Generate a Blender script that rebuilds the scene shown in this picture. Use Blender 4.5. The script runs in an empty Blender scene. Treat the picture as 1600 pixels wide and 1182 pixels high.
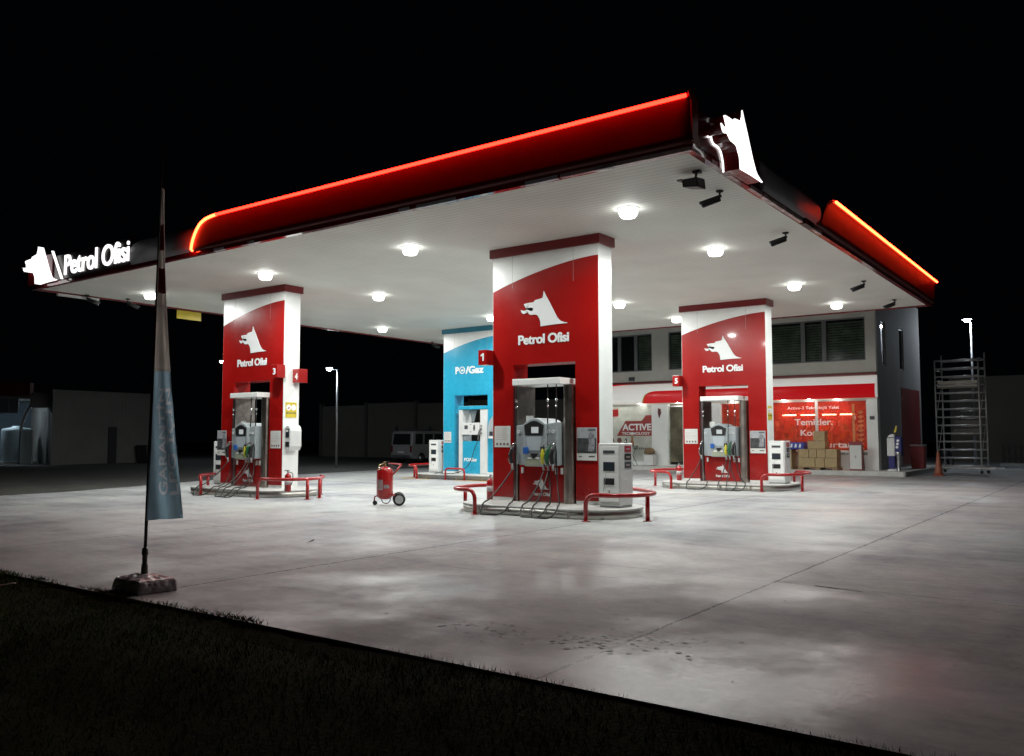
import bpy, bmesh, math, random
from mathutils import Vector, Matrix
random.seed(7)
R = math.radians
# ------------------------------------------------------------------ camera, world, exposure
sc = bpy.context.scene
COL = sc.collection
cam_d = bpy.data.cameras.new('camera'); cam = bpy.data.objects.new('camera', cam_d); COL.objects.link(cam)
cam_d.sensor_width = 36; cam_d.lens = 1337.9 * 36 / 1600; cam_d.clip_end = 600; cam_d.clip_start = 0.05
FW = Vector((-0.58613932, 0.80734936, 0.06802729)); RT = Vector((0.809179, 0.58756116, -0.00110992)); UP = Vector((0.04086629, -0.05439568, 0.99768284))
CP = Vector((5.10250623, -11.53399689, 1.6))
cam.matrix_world = Matrix(((RT.x, UP.x, -FW.x, CP.x), (RT.y, UP.y, -FW.y, CP.y), (RT.z, UP.z, -FW.z, CP.z), (0, 0, 0, 1)))
sc.camera = cam
w = bpy.data.worlds.new('World'); sc.world = w; w.use_nodes = True
bg = w.node_tree.nodes['Background']; bg.inputs[0].default_value = (0.35, 0.45, 0.7, 1); bg.inputs[1].default_value = 0.0012
sc.view_settings.view_transform = 'Standard'; sc.view_settings.look = 'None'
sc.view_settings.exposure = 0.0; sc.view_settings.gamma = 1.0
LAMP_STRENGTH = 11.0
LAMP_WATTS = 198.0
LAMP_COLOR = (0.975, 1.0, 0.965)

# ------------------------------------------------------------------ materials
MATS = {}
def mat(name, color=(.5, .5, .5), rough=.5, metal=0., vary=.12, scale=3., bump=0., bscale=40., emit=None, es=0., coat=0., spec=None, alpha=1.):
    if name in MATS: return MATS[name]
    m = bpy.data.materials.new(name); m.use_nodes = True; MATS[name] = m
    nt = m.node_tree; b = nt.nodes['Principled BSDF']
    b.inputs['Base Color'].default_value = (*color, 1); b.inputs['Roughness'].default_value = rough; b.inputs['Metallic'].default_value = metal
    if coat: b.inputs['Coat Weight'].default_value = coat; b.inputs['Coat Roughness'].default_value = .06
    if spec is not None: b.inputs['Specular IOR Level'].default_value = spec
    if emit: b.inputs['Emission Color'].default_value = (*emit, 1); b.inputs['Emission Strength'].default_value = es
    tc = nt.nodes.new('ShaderNodeTexCoord')
    if vary > 0:
        n = nt.nodes.new('ShaderNodeTexNoise'); n.inputs['Scale'].default_value = scale; n.inputs['Detail'].default_value = 6; n.inputs['Roughness'].default_value = .65
        nt.links.new(tc.outputs['Object'], n.inputs['Vector'])
        mr = nt.nodes.new('ShaderNodeMapRange'); mr.inputs['From Min'].default_value = .3; mr.inputs['From Max'].default_value = .7
        mr.inputs['To Min'].default_value = 1 - vary; mr.inputs['To Max'].default_value = 1 + vary * .4
        nt.links.new(n.outputs['Fac'], mr.inputs['Value'])
        mx = nt.nodes.new('ShaderNodeVectorMath'); mx.operation = 'SCALE'; mx.inputs[0].default_value = color
        nt.links.new(mr.outputs[0], mx.inputs['Scale']); nt.links.new(mx.outputs[0], b.inputs['Base Color'])
        m2 = nt.nodes.new('ShaderNodeMapRange'); m2.inputs['To Min'].default_value = max(.02, rough - .08); m2.inputs['To Max'].default_value = min(1, rough + .12)
        nt.links.new(n.outputs['Fac'], m2.inputs['Value']); nt.links.new(m2.outputs[0], b.inputs['Roughness'])
    if bump > 0:
        n2 = nt.nodes.new('ShaderNodeTexNoise'); n2.inputs['Scale'].default_value = bscale; n2.inputs['Detail'].default_value = 5
        nt.links.new(tc.outputs['Object'], n2.inputs['Vector'])
        bp = nt.nodes.new('ShaderNodeBump'); bp.inputs['Strength'].default_value = bump; bp.inputs['Distance'].default_value = .02
        nt.links.new(n2.outputs['Fac'], bp.inputs['Height']); nt.links.new(bp.outputs[0], b.inputs['Normal'])
    return m
RED = mat('red_panel', (.31, .006, .005), .22, vary=.10, scale=1.3, bump=.02, bscale=3, coat=.3)
REDD = mat('dark_red_cap', (.19, .008, .010), .4, vary=.1)
REDP = mat('red_paint', (.40, .008, .010), .28, vary=.25, scale=9, bump=.05, bscale=30, coat=.4)
BLUE = mat('cyan_panel', (.025, .36, .56), .25, vary=.08, scale=1.5, coat=.3)
BLUED = mat('cyan_dark', (.03, .22, .32), .4)
WHITE = mat('white_panel', (.82, .84, .82), .3, vary=.06, scale=2)
WHITEP = mat('white_plastic', (.66, .67, .66), .38, vary=.08, scale=6)
LOGO = mat('logo_white', (.80, .82, .82), .4, vary=.03)
GREY = mat('grey_plastic', (.34, .38, .40), .42, vary=.12, scale=8)
GREYD = mat('dark_grey_plastic', (.06, .065, .07), .4, vary=.2, scale=8)
BLACK = mat('black_plastic', (.012, .012, .013), .42, vary=.2, scale=10)
SCREEN = mat('dark_screen', (.03, .04, .05), .12, vary=.1)
LCD = mat('lit_display', (.3, .33, .33), .2, vary=.1, emit=(.75, .8, .82), es=.35)
STEEL = mat('brushed_steel', (.42, .38, .34), .30, metal=1., vary=.25, scale=4, bump=.05, bscale=60)
STEELD = mat('worn_steel', (.30, .28, .26), .35, metal=1., vary=.35, scale=3, bump=.1, bscale=12)
ALU = mat('aluminium', (.62, .63, .64), .32, metal=1., vary=.2, scale=6)
RUBBER = mat('black_rubber', (.009, .009, .009), .5, vary=.2, scale=20)
YEL = mat('yellow', (.62, .48, .03), .4)
YELN = mat('yellow_handle', (.55, .52, .03), .4)
GREEN = mat('green_handle', (.01, .10, .04), .4)
BLUEN = mat('blue_tag', (.02, .12, .45), .4)
PAPER = mat('paper', (.62, .63, .60), .6, vary=.05)
INK = mat('print_ink', (.07, .07, .08), .5, vary=.1)
INKR = mat('print_red', (.35, .03, .03), .5, vary=.1)
CREAM = mat('cream_render', (.72, .71, .63), .75, vary=.14, scale=1.2, bump=.15, bscale=60)
GREYW = mat('grey_render', (.25, .245, .24), .8, vary=.2, scale=.8, bump=.15, bscale=60)
GLASS = mat('dark_glass', (.012, .016, .016), .06, vary=0, spec=.8)
BLIND = mat('blind_slat', (.36, .41, .33), .5, vary=.15, scale=10)
CARD = mat('cardboard', (.42, .31, .16), .7, vary=.18, scale=5, bump=.1, bscale=20)
WOOD = mat('pallet_wood', (.30, .21, .12), .75, vary=.3, scale=7)
DARKM = mat('dark_fascia_metal', (.34, .34, .36), .5, vary=.2, scale=1)
ORANGE = mat('cone_orange', (.40, .12, .07), .5, vary=.2, scale=6)
SIGNB = mat('sign_backing', (.02, .012, .014), .3, vary=.1)
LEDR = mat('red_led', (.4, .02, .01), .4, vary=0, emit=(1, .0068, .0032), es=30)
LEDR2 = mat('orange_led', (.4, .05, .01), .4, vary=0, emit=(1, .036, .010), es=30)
LEDW = mat('white_led', (.8, .8, .8), .4, vary=0, emit=(1, .98, .97), es=1.7)
LENS = mat('lamp_lens', (.8, .8, .8), .3, vary=0, emit=LAMP_COLOR, es=LAMP_STRENGTH)
SLAMP = mat('street_lamp_lens', (.8, .8, .8), .3, vary=0, emit=(.80, .90, 1), es=520)
TUBE = mat('tube_light', (.8, .8, .8), .3, vary=0, emit=(1, .93, .82), es=60)
SPOTM = mat('shop_spot', (.8, .8, .8), .3, vary=0, emit=(1, .90, .75), es=60)
CARP = mat('car_paint', (.25, .255, .26), .3, metal=.2, vary=.1, coat=.5)
SOIL = mat('grass_soil', (.022, .026, .010), 1, vary=.5, scale=2.5, bump=.6, bscale=25, spec=.02)
PLASTW = mat('plastic_wrap', (.62, .62, .64), .25, vary=.6, scale=7, bump=1.0, bscale=11)
CAPW = mat('chrome', (.7, .7, .7), .12, metal=1., vary=.05)

def concrete():
    m = bpy.data.materials.new('forecourt_concrete'); m.use_nodes = True; nt = m.node_tree; b = nt.nodes['Principled BSDF']; L = nt.links.new
    def N(t, **k):
        n = nt.nodes.new(t)
        for a, v in k.items(): setattr(n, a, v)
        return n
    tc = N('ShaderNodeTexCoord'); P = tc.outputs['Object']
    def noise(s, d=6, r=.6, v=None, off=None):
        n = N('ShaderNodeTexNoise'); n.inputs['Scale'].default_value = s; n.inputs['Detail'].default_value = d; n.inputs['Roughness'].default_value = r
        if off:
            mp = N('ShaderNodeMapping'); mp.inputs['Location'].default_value = off[:3]; mp.inputs['Scale'].default_value = off[3:]; L(P, mp.inputs[0]); L(mp.outputs[0], n.inputs[0])
        else: L(P, n.inputs[0])
        return n.outputs['Fac']
    def mrange(x, a, b2, c, d):
        n = N('ShaderNodeMapRange'); n.inputs[1].default_value = a; n.inputs[2].default_value = b2; n.inputs[3].default_value = c; n.inputs[4].default_value = d; L(x, n.inputs[0]); return n.outputs[0]
    def math2(op, x, y):
        n = N('ShaderNodeMath', operation=op)
        for i, q in enumerate((x, y)):
            if q is None: continue
            if isinstance(q, (int, float)): n.inputs[i].default_value = q
            else: L(q, n.inputs[i])
        return n.outputs[0]
    big = noise(.22, 5, .55); mid = noise(1.1, 8, .7); fine = noise(16, 8, .75)
    streak = noise(1.0, 6, .65, off=(3, 9, 0, .28, 1.7, 1)); tyre = noise(1.0, 4, .6, off=(13, 2, 0, 2.3, .16, 1))
    ramp = N('ShaderNodeValToRGB'); cr = ramp.color_ramp
    cr.elements[0].position = .22; cr.elements[0].color = (.18, .184, .21, 1); cr.elements[1].position = .80; cr.elements[1].color = (.50, .515, .475, 1)
    e = cr.elements.new(.5); e.color = (.375, .38, .385, 1)
    s = math2('ADD', math2('MULTIPLY', big, .42), math2('ADD', math2('MULTIPLY', mid, .22), math2('ADD', math2('MULTIPLY', streak, .24), math2('MULTIPLY', tyre, .12))))
    s = math2('ADD', math2('MULTIPLY', math2('SUBTRACT', s, .5), 2.3), .5)
    L(s, ramp.inputs[0])
    k = mrange(fine, .3, .7, .86, 1.08)
    # dark blotches and drips
    blot = noise(2.6, 7, .72, off=(4, 1, 0, .7, 1.2, 1)); bl = mrange(blot, .56, .70, 1.0, .80)
    k = math2('MULTIPLY', k, bl)
    crisp = noise(5.5, 12, .78, off=(2, 5, 0, .8, 1.3, 1)); k = math2('MULTIPLY', k, mrange(crisp, .36, .64, .80, 1.10))
    vs = N('ShaderNodeTexVoronoi'); vs.inputs['Scale'].default_value = 7.0; L(P, vs.inputs['Vector'])
    spk = math2('ADD', vs.outputs['Distance'], math2('MULTIPLY', math2('SUBTRACT', fine, .5), .25)); k = math2('MULTIPLY', k, mrange(spk, .03, .10, .55, 1.0))
    # tyre arcs
    wv = N('ShaderNodeTexWave', wave_type='RINGS', rings_direction='Z'); wv.inputs['Scale'].default_value = .085; wv.inputs['Distortion'].default_value = 1.2; wv.inputs['Detail'].default_value = 3
    mpw = N('ShaderNodeMapping'); mpw.inputs['Location'].default_value = (-9, 6, 0); L(P, mpw.inputs[0]); L(mpw.outputs[0], wv.inputs['Vector'])
    ty = math2('MULTIPLY', mrange(wv.outputs['Fac'], .93, 1.0, 0, 1), mrange(mid, .4, .65, 0, 1)); k = math2('MULTIPLY', k, math2('SUBTRACT', 1.0, math2('MULTIPLY', ty, .22)))
    # oil stains close to the islands
    v = N('ShaderNodeTexVoronoi'); v.inputs['Scale'].default_value = .45; L(P, v.inputs['Vector'])
    vd = math2('ADD', v.outputs['Distance'], math2('MULTIPLY', math2('SUBTRACT', mid, .5), .5))
    k = math2('MULTIPLY', k, mrange(vd, .07, .17, .66, 1.0))
    # expansion joints every five metres
    sep = N('ShaderNodeSeparateXYZ'); L(P, sep.inputs[0])
    wob = math2('MULTIPLY', math2('SUBTRACT', noise(2.2, 5, .8), .5), .045)
    rag = mrange(noise(9, 3, .7), .35, .65, .004, .024)
    def joint(out, org, per):
        q = math2('ADD', math2('DIVIDE', math2('ADD', math2('SUBTRACT', out, org), wob), per), 100.5)
        q = math2('MULTIPLY', math2('ABSOLUTE', math2('SUBTRACT', math2('FRACT', q, None), .5), None), per)
        return math2('GREATER_THAN', q, rag)
    j = math2('MINIMUM', joint(sep.outputs[0], 1.83, 5.03), math2('ADD', joint(sep.outputs[1], 7.9, 10.0), .55))
    jc = mrange(j, 0, 1, .07, 1)
    k2 = math2('MULTIPLY', k, jc)
    vm = N('ShaderNodeVectorMath', operation='SCALE'); L(ramp.outputs[0], vm.inputs[0]); L(k2, vm.inputs['Scale']); L(vm.outputs[0], b.inputs['Base Color'])
    damp = mrange(noise(.35, 6, .6, off=(7, 3, 0, 1, 1, 1)), .41, .60, .40, .74)
    rr = math2('ADD', damp, math2('MULTIPLY', math2('SUBTRACT', fine, .5), .25))
    L(rr, b.inputs['Roughness']); b.inputs['Specular IOR Level'].default_value = .42
    h = math2('ADD', math2('MULTIPLY', fine, .25), math2('ADD', math2('MULTIPLY', mid, .6), math2('MULTIPLY', j, .5)))
    bp = N('ShaderNodeBump'); bp.inputs['Strength'].default_value = .25; bp.inputs['Distance'].default_value = .012; L(h, bp.inputs['Height']); L(bp.outputs[0], b.inputs['Normal'])
    return m
CONC = concrete()

def soffit_mat():
    m = bpy.data.materials.new('soffit_metal'); m.use_nodes = True; nt = m.node_tree; b = nt.nodes['Principled BSDF']; L = nt.links.new
    tc = nt.nodes.new('ShaderNodeTexCoord'); sep = nt.nodes.new('ShaderNodeSeparateXYZ'); L(tc.outputs['Object'], sep.inputs[0])
    a = nt.nodes.new('ShaderNodeMath'); a.operation = 'MULTIPLY'; a.inputs[1].default_value = 1 / .15; L(sep.outputs[1], a.inputs[0])
    f = nt.nodes.new('ShaderNodeMath'); f.operation = 'FRACT'; L(a.outputs[0], f.inputs[0])
    g = nt.nodes.new('ShaderNodeMath'); g.operation = 'GREATER_THAN'; g.inputs[1].default_value = .10; L(f.outputs[0], g.inputs[0])
    n = nt.nodes.new('ShaderNodeTexNoise'); n.inputs['Scale'].default_value = .8; n.inputs['Detail'].default_value = 5; L(tc.outputs['Object'], n.inputs[0])
    mr = nt.nodes.new('ShaderNodeMapRange'); mr.inputs[3].default_value = .84; mr.inputs[4].default_value = 1.08; L(n.outputs['Fac'], mr.inputs[0])
    m2 = nt.nodes.new('ShaderNodeMapRange'); m2.inputs[3].default_value = .66; m2.inputs[4].default_value = 1; L(g.outputs[0], m2.inputs[0])
    q = nt.nodes.new('ShaderNodeMath'); q.operation = 'MULTIPLY'; L(mr.outputs[0], q.inputs[0]); L(m2.outputs[0], q.inputs[1])
    vm = nt.nodes.new('ShaderNodeVectorMath'); vm.operation = 'SCALE'; vm.inputs[0].default_value = (.76, .76, .70); L(q.outputs[0], vm.inputs['Scale']); L(vm.outputs[0], b.inputs['Base Color'])
    b.inputs['Roughness'].default_value = .62; b.inputs['Specular IOR Level'].default_value = .3
    bp = nt.nodes.new('ShaderNodeBump'); bp.inputs['Strength'].default_value = .4; bp.inputs['Distance'].default_value = .01; L(g.outputs[0], bp.inputs['Height']); L(bp.outputs[0], b.inputs['Normal'])
    return m
SOFFIT = soffit_mat()

def sheet_glass(name, tint, fac, diff):
    "window film: partly see-through, partly printed"
    m = bpy.data.materials.new(name); m.use_nodes = True; nt = m.node_tree; L = nt.links.new; out = nt.nodes['Material Output']
    nt.nodes.remove(nt.nodes['Principled BSDF'])
    tr = nt.nodes.new('ShaderNodeBsdfTransparent'); tr.inputs[0].default_value = (*tint, 1)
    df = nt.nodes.new('ShaderNodeBsdfPrincipled'); df.inputs['Base Color'].default_value = (*diff, 1); df.inputs['Roughness'].default_value = .15
    tl = nt.nodes.new('ShaderNodeBsdfTranslucent'); tl.inputs[0].default_value = (*diff, 1)
    a = nt.nodes.new('ShaderNodeMixShader'); a.inputs[0].default_value = .45; L(df.outputs[0], a.inputs[1]); L(tl.outputs[0], a.inputs[2])
    c = nt.nodes.new('ShaderNodeMixShader')
    n = nt.nodes.new('ShaderNodeTexNoise'); n.inputs['Scale'].default_value = 2.2; tc = nt.nodes.new('ShaderNodeTexCoord'); L(tc.outputs['Object'], n.inputs[0])
    mr = nt.nodes.new('ShaderNodeMapRange'); mr.inputs[1].default_value = .35; mr.inputs[2].default_value = .65; mr.inputs[3].default_value = fac - .1; mr.inputs[4].default_value = fac + .08; L(n.outputs['Fac'], mr.inputs[0]); L(mr.outputs[0], c.inputs[0])
    L(a.outputs[0], c.inputs[1]); L(tr.outputs[0], c.inputs[2]); L(c.outputs[0], out.inputs[0])
    return m
FILMR = sheet_glass('red_window_film', (.96, .52, .40), .50, (.44, .05, .038))
FILMW = sheet_glass('frosted_window_film', (.85, .88, .85), .25, (.72, .74, .70))
CLEARG = sheet_glass('clear_glass', (.8, .85, .82), .80, (.05, .05, .05))

# ------------------------------------------------------------------ mesh helpers
class MB:
    def __init__(s): s.bm = bmesh.new()
    def box(s, x0, x1, y0, y1, z0, z1):
        v = [s.bm.verts.new(p) for p in ((x0, y0, z0), (x1, y0, z0), (x1, y1, z0), (x0, y1, z0), (x0, y0, z1), (x1, y0, z1), (x1, y1, z1), (x0, y1, z1))]
        for f in ((3, 2, 1, 0), (4, 5, 6, 7), (0, 1, 5, 4), (1, 2, 6, 5), (2, 3, 7, 6), (3, 0, 4, 7)): s.bm.faces.new([v[i] for i in f])
        return s
    def hexa(s, pts):
        v = [s.bm.verts.new(p) for p in pts]
        for f in ((3, 2, 1, 0), (4, 5, 6, 7), (0, 1, 5, 4), (1, 2, 6, 5), (2, 3, 7, 6), (3, 0, 4, 7)): s.bm.faces.new([v[i] for i in f])
        return s
    def prism(s, poly, a0, a1, axis='y', smooth=False):
        "extrude a 2-D outline; axis y: points are (x,z); axis x: (y,z); axis z: (x,y)"
        f = {'y': lambda p, a: (p[0], a, p[1]), 'x': lambda p, a: (a, p[0], p[1]), 'z': lambda p, a: (p[0], p[1], a)}[axis]
        A = [s.bm.verts.new(f(p, a0)) for p in poly]; B = [s.bm.verts.new(f(p, a1)) for p in poly]
        n = len(poly)
        for i in range(n):
            q = s.bm.faces.new((A[i], A[(i + 1) % n], B[(i + 1) % n], B[i])); q.smooth = smooth
        s.bm.faces.new(A[::-1]); s.bm.faces.new(B)
        return s
    def tube(s, pts, r, n=10, caps=True, closed=False):
        pts = [Vector(p) for p in pts]; rings = []; m = len(pts); rr = r if isinstance(r, (list, tuple)) else [r] * m
        up = None
        for i, p in enumerate(pts):
            if closed: t = (pts[(i + 1) % m] - pts[i - 1]).normalized()
            else: t = (pts[min(i + 1, m - 1)] - pts[max(i - 1, 0)]).normalized()
            if up is None: up = Vector((0, 0, 1)) if abs(t.z) < .9 else Vector((1, 0, 0))
            up = (up - t * up.dot(t))
            if up.length < 1e-4: up = t.orthogonal()
            up.normalize(); sd = t.cross(up)
            rings.append([s.bm.verts.new(p + (up * math.cos(2 * math.pi * k / n) + sd * math.sin(2 * math.pi * k / n)) * rr[i]) for k in range(n)])
        for i in range(m - (0 if closed else 1)):
            a, b = rings[i], rings[(i + 1) % m]
            for k in range(n):
                f = s.bm.faces.new((a[k], a[(k + 1) % n], b[(k + 1) % n], b[k])); f.smooth = True
        if caps and not closed: s.bm.faces.new(rings[0][::-1]); s.bm.faces.new(rings[-1])
        return s
    def cyl(s, p0, p1, r, n=16, r2=None): return s.tube([p0, p1], [r, r if r2 is None else r2], n)
    def lathe(s, prof, c=(0, 0, 0), n=24, axis='z'):
        rings = []
        for r, h in prof:
            ring = []
            for k in range(n):
                a = 2 * math.pi * k / n; q = (r * math.cos(a), r * math.sin(a), h)
                if axis == 'x': q = (h, q[0], q[1])
                if axis == 'y': q = (q[0], h, q[1])
                ring.append(s.bm.verts.new((c[0] + q[0], c[1] + q[1], c[2] + q[2])))
            rings.append(ring)
        for a, b in zip(rings, rings[1:]):
            for k in range(n):
                f = s.bm.faces.new((a[k], a[(k + 1) % n], b[(k + 1) % n], b[k])); f.smooth = True
        s.bm.faces.new(rings[0][::-1]); s.bm.faces.new(rings[-1])
        return s
    def ring(s, c, rad, r, axis='x', n=28, m=8):
        pts = []
        for k in range(n):
            a = 2 * math.pi * k / n; u, v = rad * math.cos(a), rad * math.sin(a)
            pts.append({'x': (c[0], c[1] + u, c[2] + v), 'y': (c[0] + u, c[1], c[2] + v), 'z': (c[0] + u, c[1] + v, c[2])}[axis])
        return s.tube(pts, r, m, closed=True)
    def face(s, pts):
        s.bm.faces.new([s.bm.verts.new(p) for p in pts]); return s
    def build(s, name, m, parent=None, bevel=0., kind=None):
        bmesh.ops.recalc_face_normals(s.bm, faces=s.bm.faces)
        me = bpy.data.meshes.new(name); s.bm.to_mesh(me); s.bm.free(); me.materials.append(m)
        o = bpy.data.objects.new(name, me); COL.objects.link(o)
        if parent: o.parent = parent
        if bevel:
            md = o.modifiers.new('bevel', 'BEVEL'); md.width = bevel; md.segments = 2; md.limit_method = 'ANGLE'; md.angle_limit = R(40)
        if kind: o['kind'] = kind
        return o
def tag(o, label, cat, group=None, kind=None):
    o['label'] = label; o['category'] = cat
    if group: o['group'] = group
    if kind: o['kind'] = kind
    return o
def thing(name, label, cat, loc=(0, 0, 0), rz=0., group=None, rot=None):
    o = bpy.data.objects.new(name, None); COL.objects.link(o); o.location = loc; o.rotation_euler = rot if rot else (0, 0, rz); o.empty_display_size = .2
    return tag(o, label, cat, group)
def copy_tree(o, parent=None):
    c = o.copy(); COL.objects.link(c); c.parent = parent
    for ch in list(o.children): copy_tree(ch, c)
    return c
def smooth_path(P, k=6, closed=False):
    "Catmull-Rom through the points"
    P = [Vector(p) for p in P]; out = []
    for i in range(len(P) - 1):
        a, b, c, d = P[max(i - 1, 0)], P[i], P[i + 1], P[min(i + 2, len(P) - 1)]
        for j in range(k):
            t = j / k; out.append(.5 * ((2 * b) + (c - a) * t + (2 * a - 5 * b + 4 * c - d) * t * t + (3 * b - a - 3 * c + d) * t ** 3))
    out.append(P[-1]); return out
def fillet(P, r, k=6):
    "polyline with rounded corners"
    P = [Vector(p) for p in P]; out = [P[0]]
    for i in range(1, len(P) - 1):
        a = (P[i - 1] - P[i]); b = (P[i + 1] - P[i]); d = min(r, a.length * .49, b.length * .49); a.normalize(); b.normalize()
        p0, p2 = P[i] + a * d, P[i] + b * d
        for j in range(k + 1):
            t = j / k; out.append(p0 * (1 - t) ** 2 + P[i] * 2 * t * (1 - t) + p2 * t * t)
    out.append(P[-1]); return out

def text(name, s, m, parent, width, cap, depth=.01, bold=.012, space=1.0, frame=None, shear=0.):
    """lettering as a mesh, width x cap metres; frame(x,z,d)->point: x along, z up, d out"""
    cu = bpy.data.curves.new(name, 'FONT'); cu.body = s; cu.size = 1.0; cu.extrude = .5; cu.offset = bold; cu.resolution_u = 5; cu.space_character = space; cu.shear = shear
    t = bpy.data.objects.new('tmp_text', cu); COL.objects.link(t)
    dg = bpy.context.evaluated_depsgraph_get(); me = bpy.data.meshes.new_from_object(t.evaluated_get(dg))
    bpy.data.objects.remove(t); bpy.data.curves.remove(cu)
    xs = [v.co.x for v in me.vertices]; x0, x1 = min(xs), max(xs)
    CAPH = .73
    for v in me.vertices:
        x = (v.co.x - x0) / (x1 - x0) * width; z = v.co.y / CAPH * cap; d = (v.co.z + .5) * depth
        v.co = frame(x, z, d)
    me.name = name; me.materials.clear(); me.materials.append(m)
    o = bpy.data.objects.new(name, me); COL.objects.link(o); o.parent = parent
    bm = bmesh.new(); bm.from_mesh(me); bmesh.ops.recalc_face_normals(bm, faces=bm.faces); bm.to_mesh(me); bm.free()
    return o
def front(x0, y, z0): return lambda x, z, d: Vector((x0 + x, y - d, z0 + z))       # faces -Y

DOG = [(543,468),(549,480),(560,505),(574,531),(590,562),(604,592),(618,620),(630,645),(643,668),(656,686),(672,699),(694,708),(718,713),(716,716),(670,719),(620,722),(570,727),(519,733),
       (518,712),(516,695),(511,677),(504,660),(494,648),(482,642),(462,641),(444,642),(433,637),(426,629),(420,617),(408,624),(396,629),(385,631),(376,625),(370,615),(365,599),(375,603),(388,607),(400,606),(415,599),
       (432,593),(446,592),(454,597),(452,604),(440,610),(446,613),(459,607),(463,599),(458,590),(444,585),(425,587),(408,589),(401,585),(403,578),(396,570),(389,556),(396,552),(430,548),(466,546),(470,538),(476,532),(490,529),(512,525),(532,521),(538,514),(540,496)]
DOGN = [((x - 365) / 353., 1 - (y - 468 - (718 - x) * -.02 * 0) / 265.) for x, y in DOG]
def _fix(p):   # undo the perspective tilt of the traced outline (baseline rises to the right)
    return (p[0], p[1] - (1 - p[0]) * 0.0 + (p[0] - .44) * -.075 * (1 - p[1]))
DOGN = [_fix(p) for p in DOGN]
def dog(name, m, parent, w, h, depth, frame):
    mb = MB(); n = len(DOGN)
    A = [mb.bm.verts.new(frame(x * w, z * h, 0)) for x, z in DOGN]; B = [mb.bm.verts.new(frame(x * w, z * h, depth)) for x, z in DOGN]
    for i in range(n): mb.bm.faces.new((A[i], A[(i + 1) % n], B[(i + 1) % n], B[i]))
    for V in (A, B):
        f = mb.bm.faces.new(V)
        bmesh.ops.triangulate(mb.bm, faces=[f], ngon_method='EAR_CLIP')
    return mb.build(name, m, parent)

# ------------------------------------------------------------------ ground
GY = -6.78
mb = MB(); mb.face([(-260, -200, -.30), (200, -200, -.30), (200, 260, -.30), (-260, 260, -.30)])
g = mb.build('ground', mat('dark_ground', (.035, .033, .030), .9, vary=.4, scale=.6), kind='structure')
mb = MB(); mb.box(-75, 22, GY, 60, -.25, 0)
mb.build('forecourt', CONC, kind='structure')
ASPH = [(-74, -6.7), (-20.5, -6.7), (-19.9, -3), (-20.1, 1.0), (-21.2, 4.0), (-22.8, 8), (-23.6, 12.8), (-24.2, 18), (-24.6, 24), (-22.0, 40), (-21, 59), (-74, 59)]  # asphalt area; its dark edge also draws the lamps' cut-off
CRK = mat('crack_dirt', (.035, .032, .030), .8, vary=.3, scale=9)
def crack(P, w0):
    mb = MB(); P = smooth_path(P, 6); L_ = []
    for i, p in enumerate(P):
        d_ = (P[min(i + 1, len(P) - 1)] - P[max(i - 1, 0)]).normalized(); n_ = Vector((-d_.y, d_.x, 0)); ww = w0 * random.uniform(.3, 1) * (1 if 0 < i < len(P) - 1 else .1); q = p + n_ * random.uniform(-.012, .012)
        L_.append((mb.bm.verts.new((q.x + n_.x * ww, q.y + n_.y * ww, .004)), mb.bm.verts.new((q.x - n_.x * ww, q.y - n_.y * ww, .004))))
    for a, b in zip(L_, L_[1:]): mb.bm.faces.new((a[0], a[1], b[1], b[0]))
    mb.build('crack_line', CRK, kind='structure')
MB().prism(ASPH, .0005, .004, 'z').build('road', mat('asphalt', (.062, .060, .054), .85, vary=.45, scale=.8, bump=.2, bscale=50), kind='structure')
def verge_h(x, y): return -.035 + .022 * math.sin(x * 1.7 + y) + .018 * math.sin(y * 3.1 - x * .6) - min(0.10, max(0, (GY - y)) * .05)
mb = MB(); NX, NY = 120, 30; V = []
for j in range(NY + 1):
    row = []
    for i in range(NX + 1):
        x = -14 + 30 * i / NX; y = GY + .01 - 8.5 * (j / NY)
        row.append(mb.bm.verts.new((x, y, (verge_h(x, y) if j else -.02) + random.uniform(-.006, .006))))
    V.append(row)
for j in range(NY):
    for i in range(NX): mb.bm.faces.new((V[j][i], V[j][i + 1], V[j + 1][i + 1], V[j + 1][i]))
mb.build('grass_verge', SOIL, kind='structure')
# grass blades
mb = MB(); GB = []
for k in range(60000):
    x = random.uniform(-9, 5.2); y = GY + .03 - random.random() ** 1.3 * 4.4
    if (Vector((x, y, 0)) - CP).dot(FW) < .8: continue
    h = random.uniform(.02, .06) * (1.2 if y > GY - .25 else 1); a = random.uniform(0, 6.28); ww = random.uniform(.003, .006); z = verge_h(x, y) - .01
    dx, dy = math.cos(a) * ww, math.sin(a) * ww; lx, ly = random.uniform(-.035, .035), random.uniform(-.035, .035)
    mb.face([(x - dx, y - dy, z), (x + dx, y + dy, z), (x + lx, y + ly, z + h)])
for k in range(60):     # clumps creeping over the edge of the slab
    cx_ = random.uniform(-8.5, -.8); cy_ = GY + random.uniform(-.05, .02); rr_ = random.uniform(.03, .16)
    if (Vector((cx_, cy_, 0)) - CP).dot(FW) < 1.2: continue
    for q in range(int(60 * rr_ / .1)):
        x = cx_ + random.gauss(0, rr_); y = cy_ + random.gauss(0, rr_ * .35); h = random.uniform(.015, .045); a = random.uniform(0, 6.28); ww = random.uniform(.003, .006); z = .0 if y > GY else -.04
        dx, dy = math.cos(a) * ww, math.sin(a) * ww
        mb.face([(x - dx, y - dy, z), (x + dx, y + dy, z), (x + random.uniform(-.05, .05), y + random.uniform(-.05, .06), z + h)])
mg = mat('grass_blade', (.075, .11, .022), .9, vary=.9, scale=1.1, spec=.02)
tag(mb.build('grass', mg), 'short dark grass and weeds growing on the verge in front of the concrete', 'grass', kind='stuff')
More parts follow.
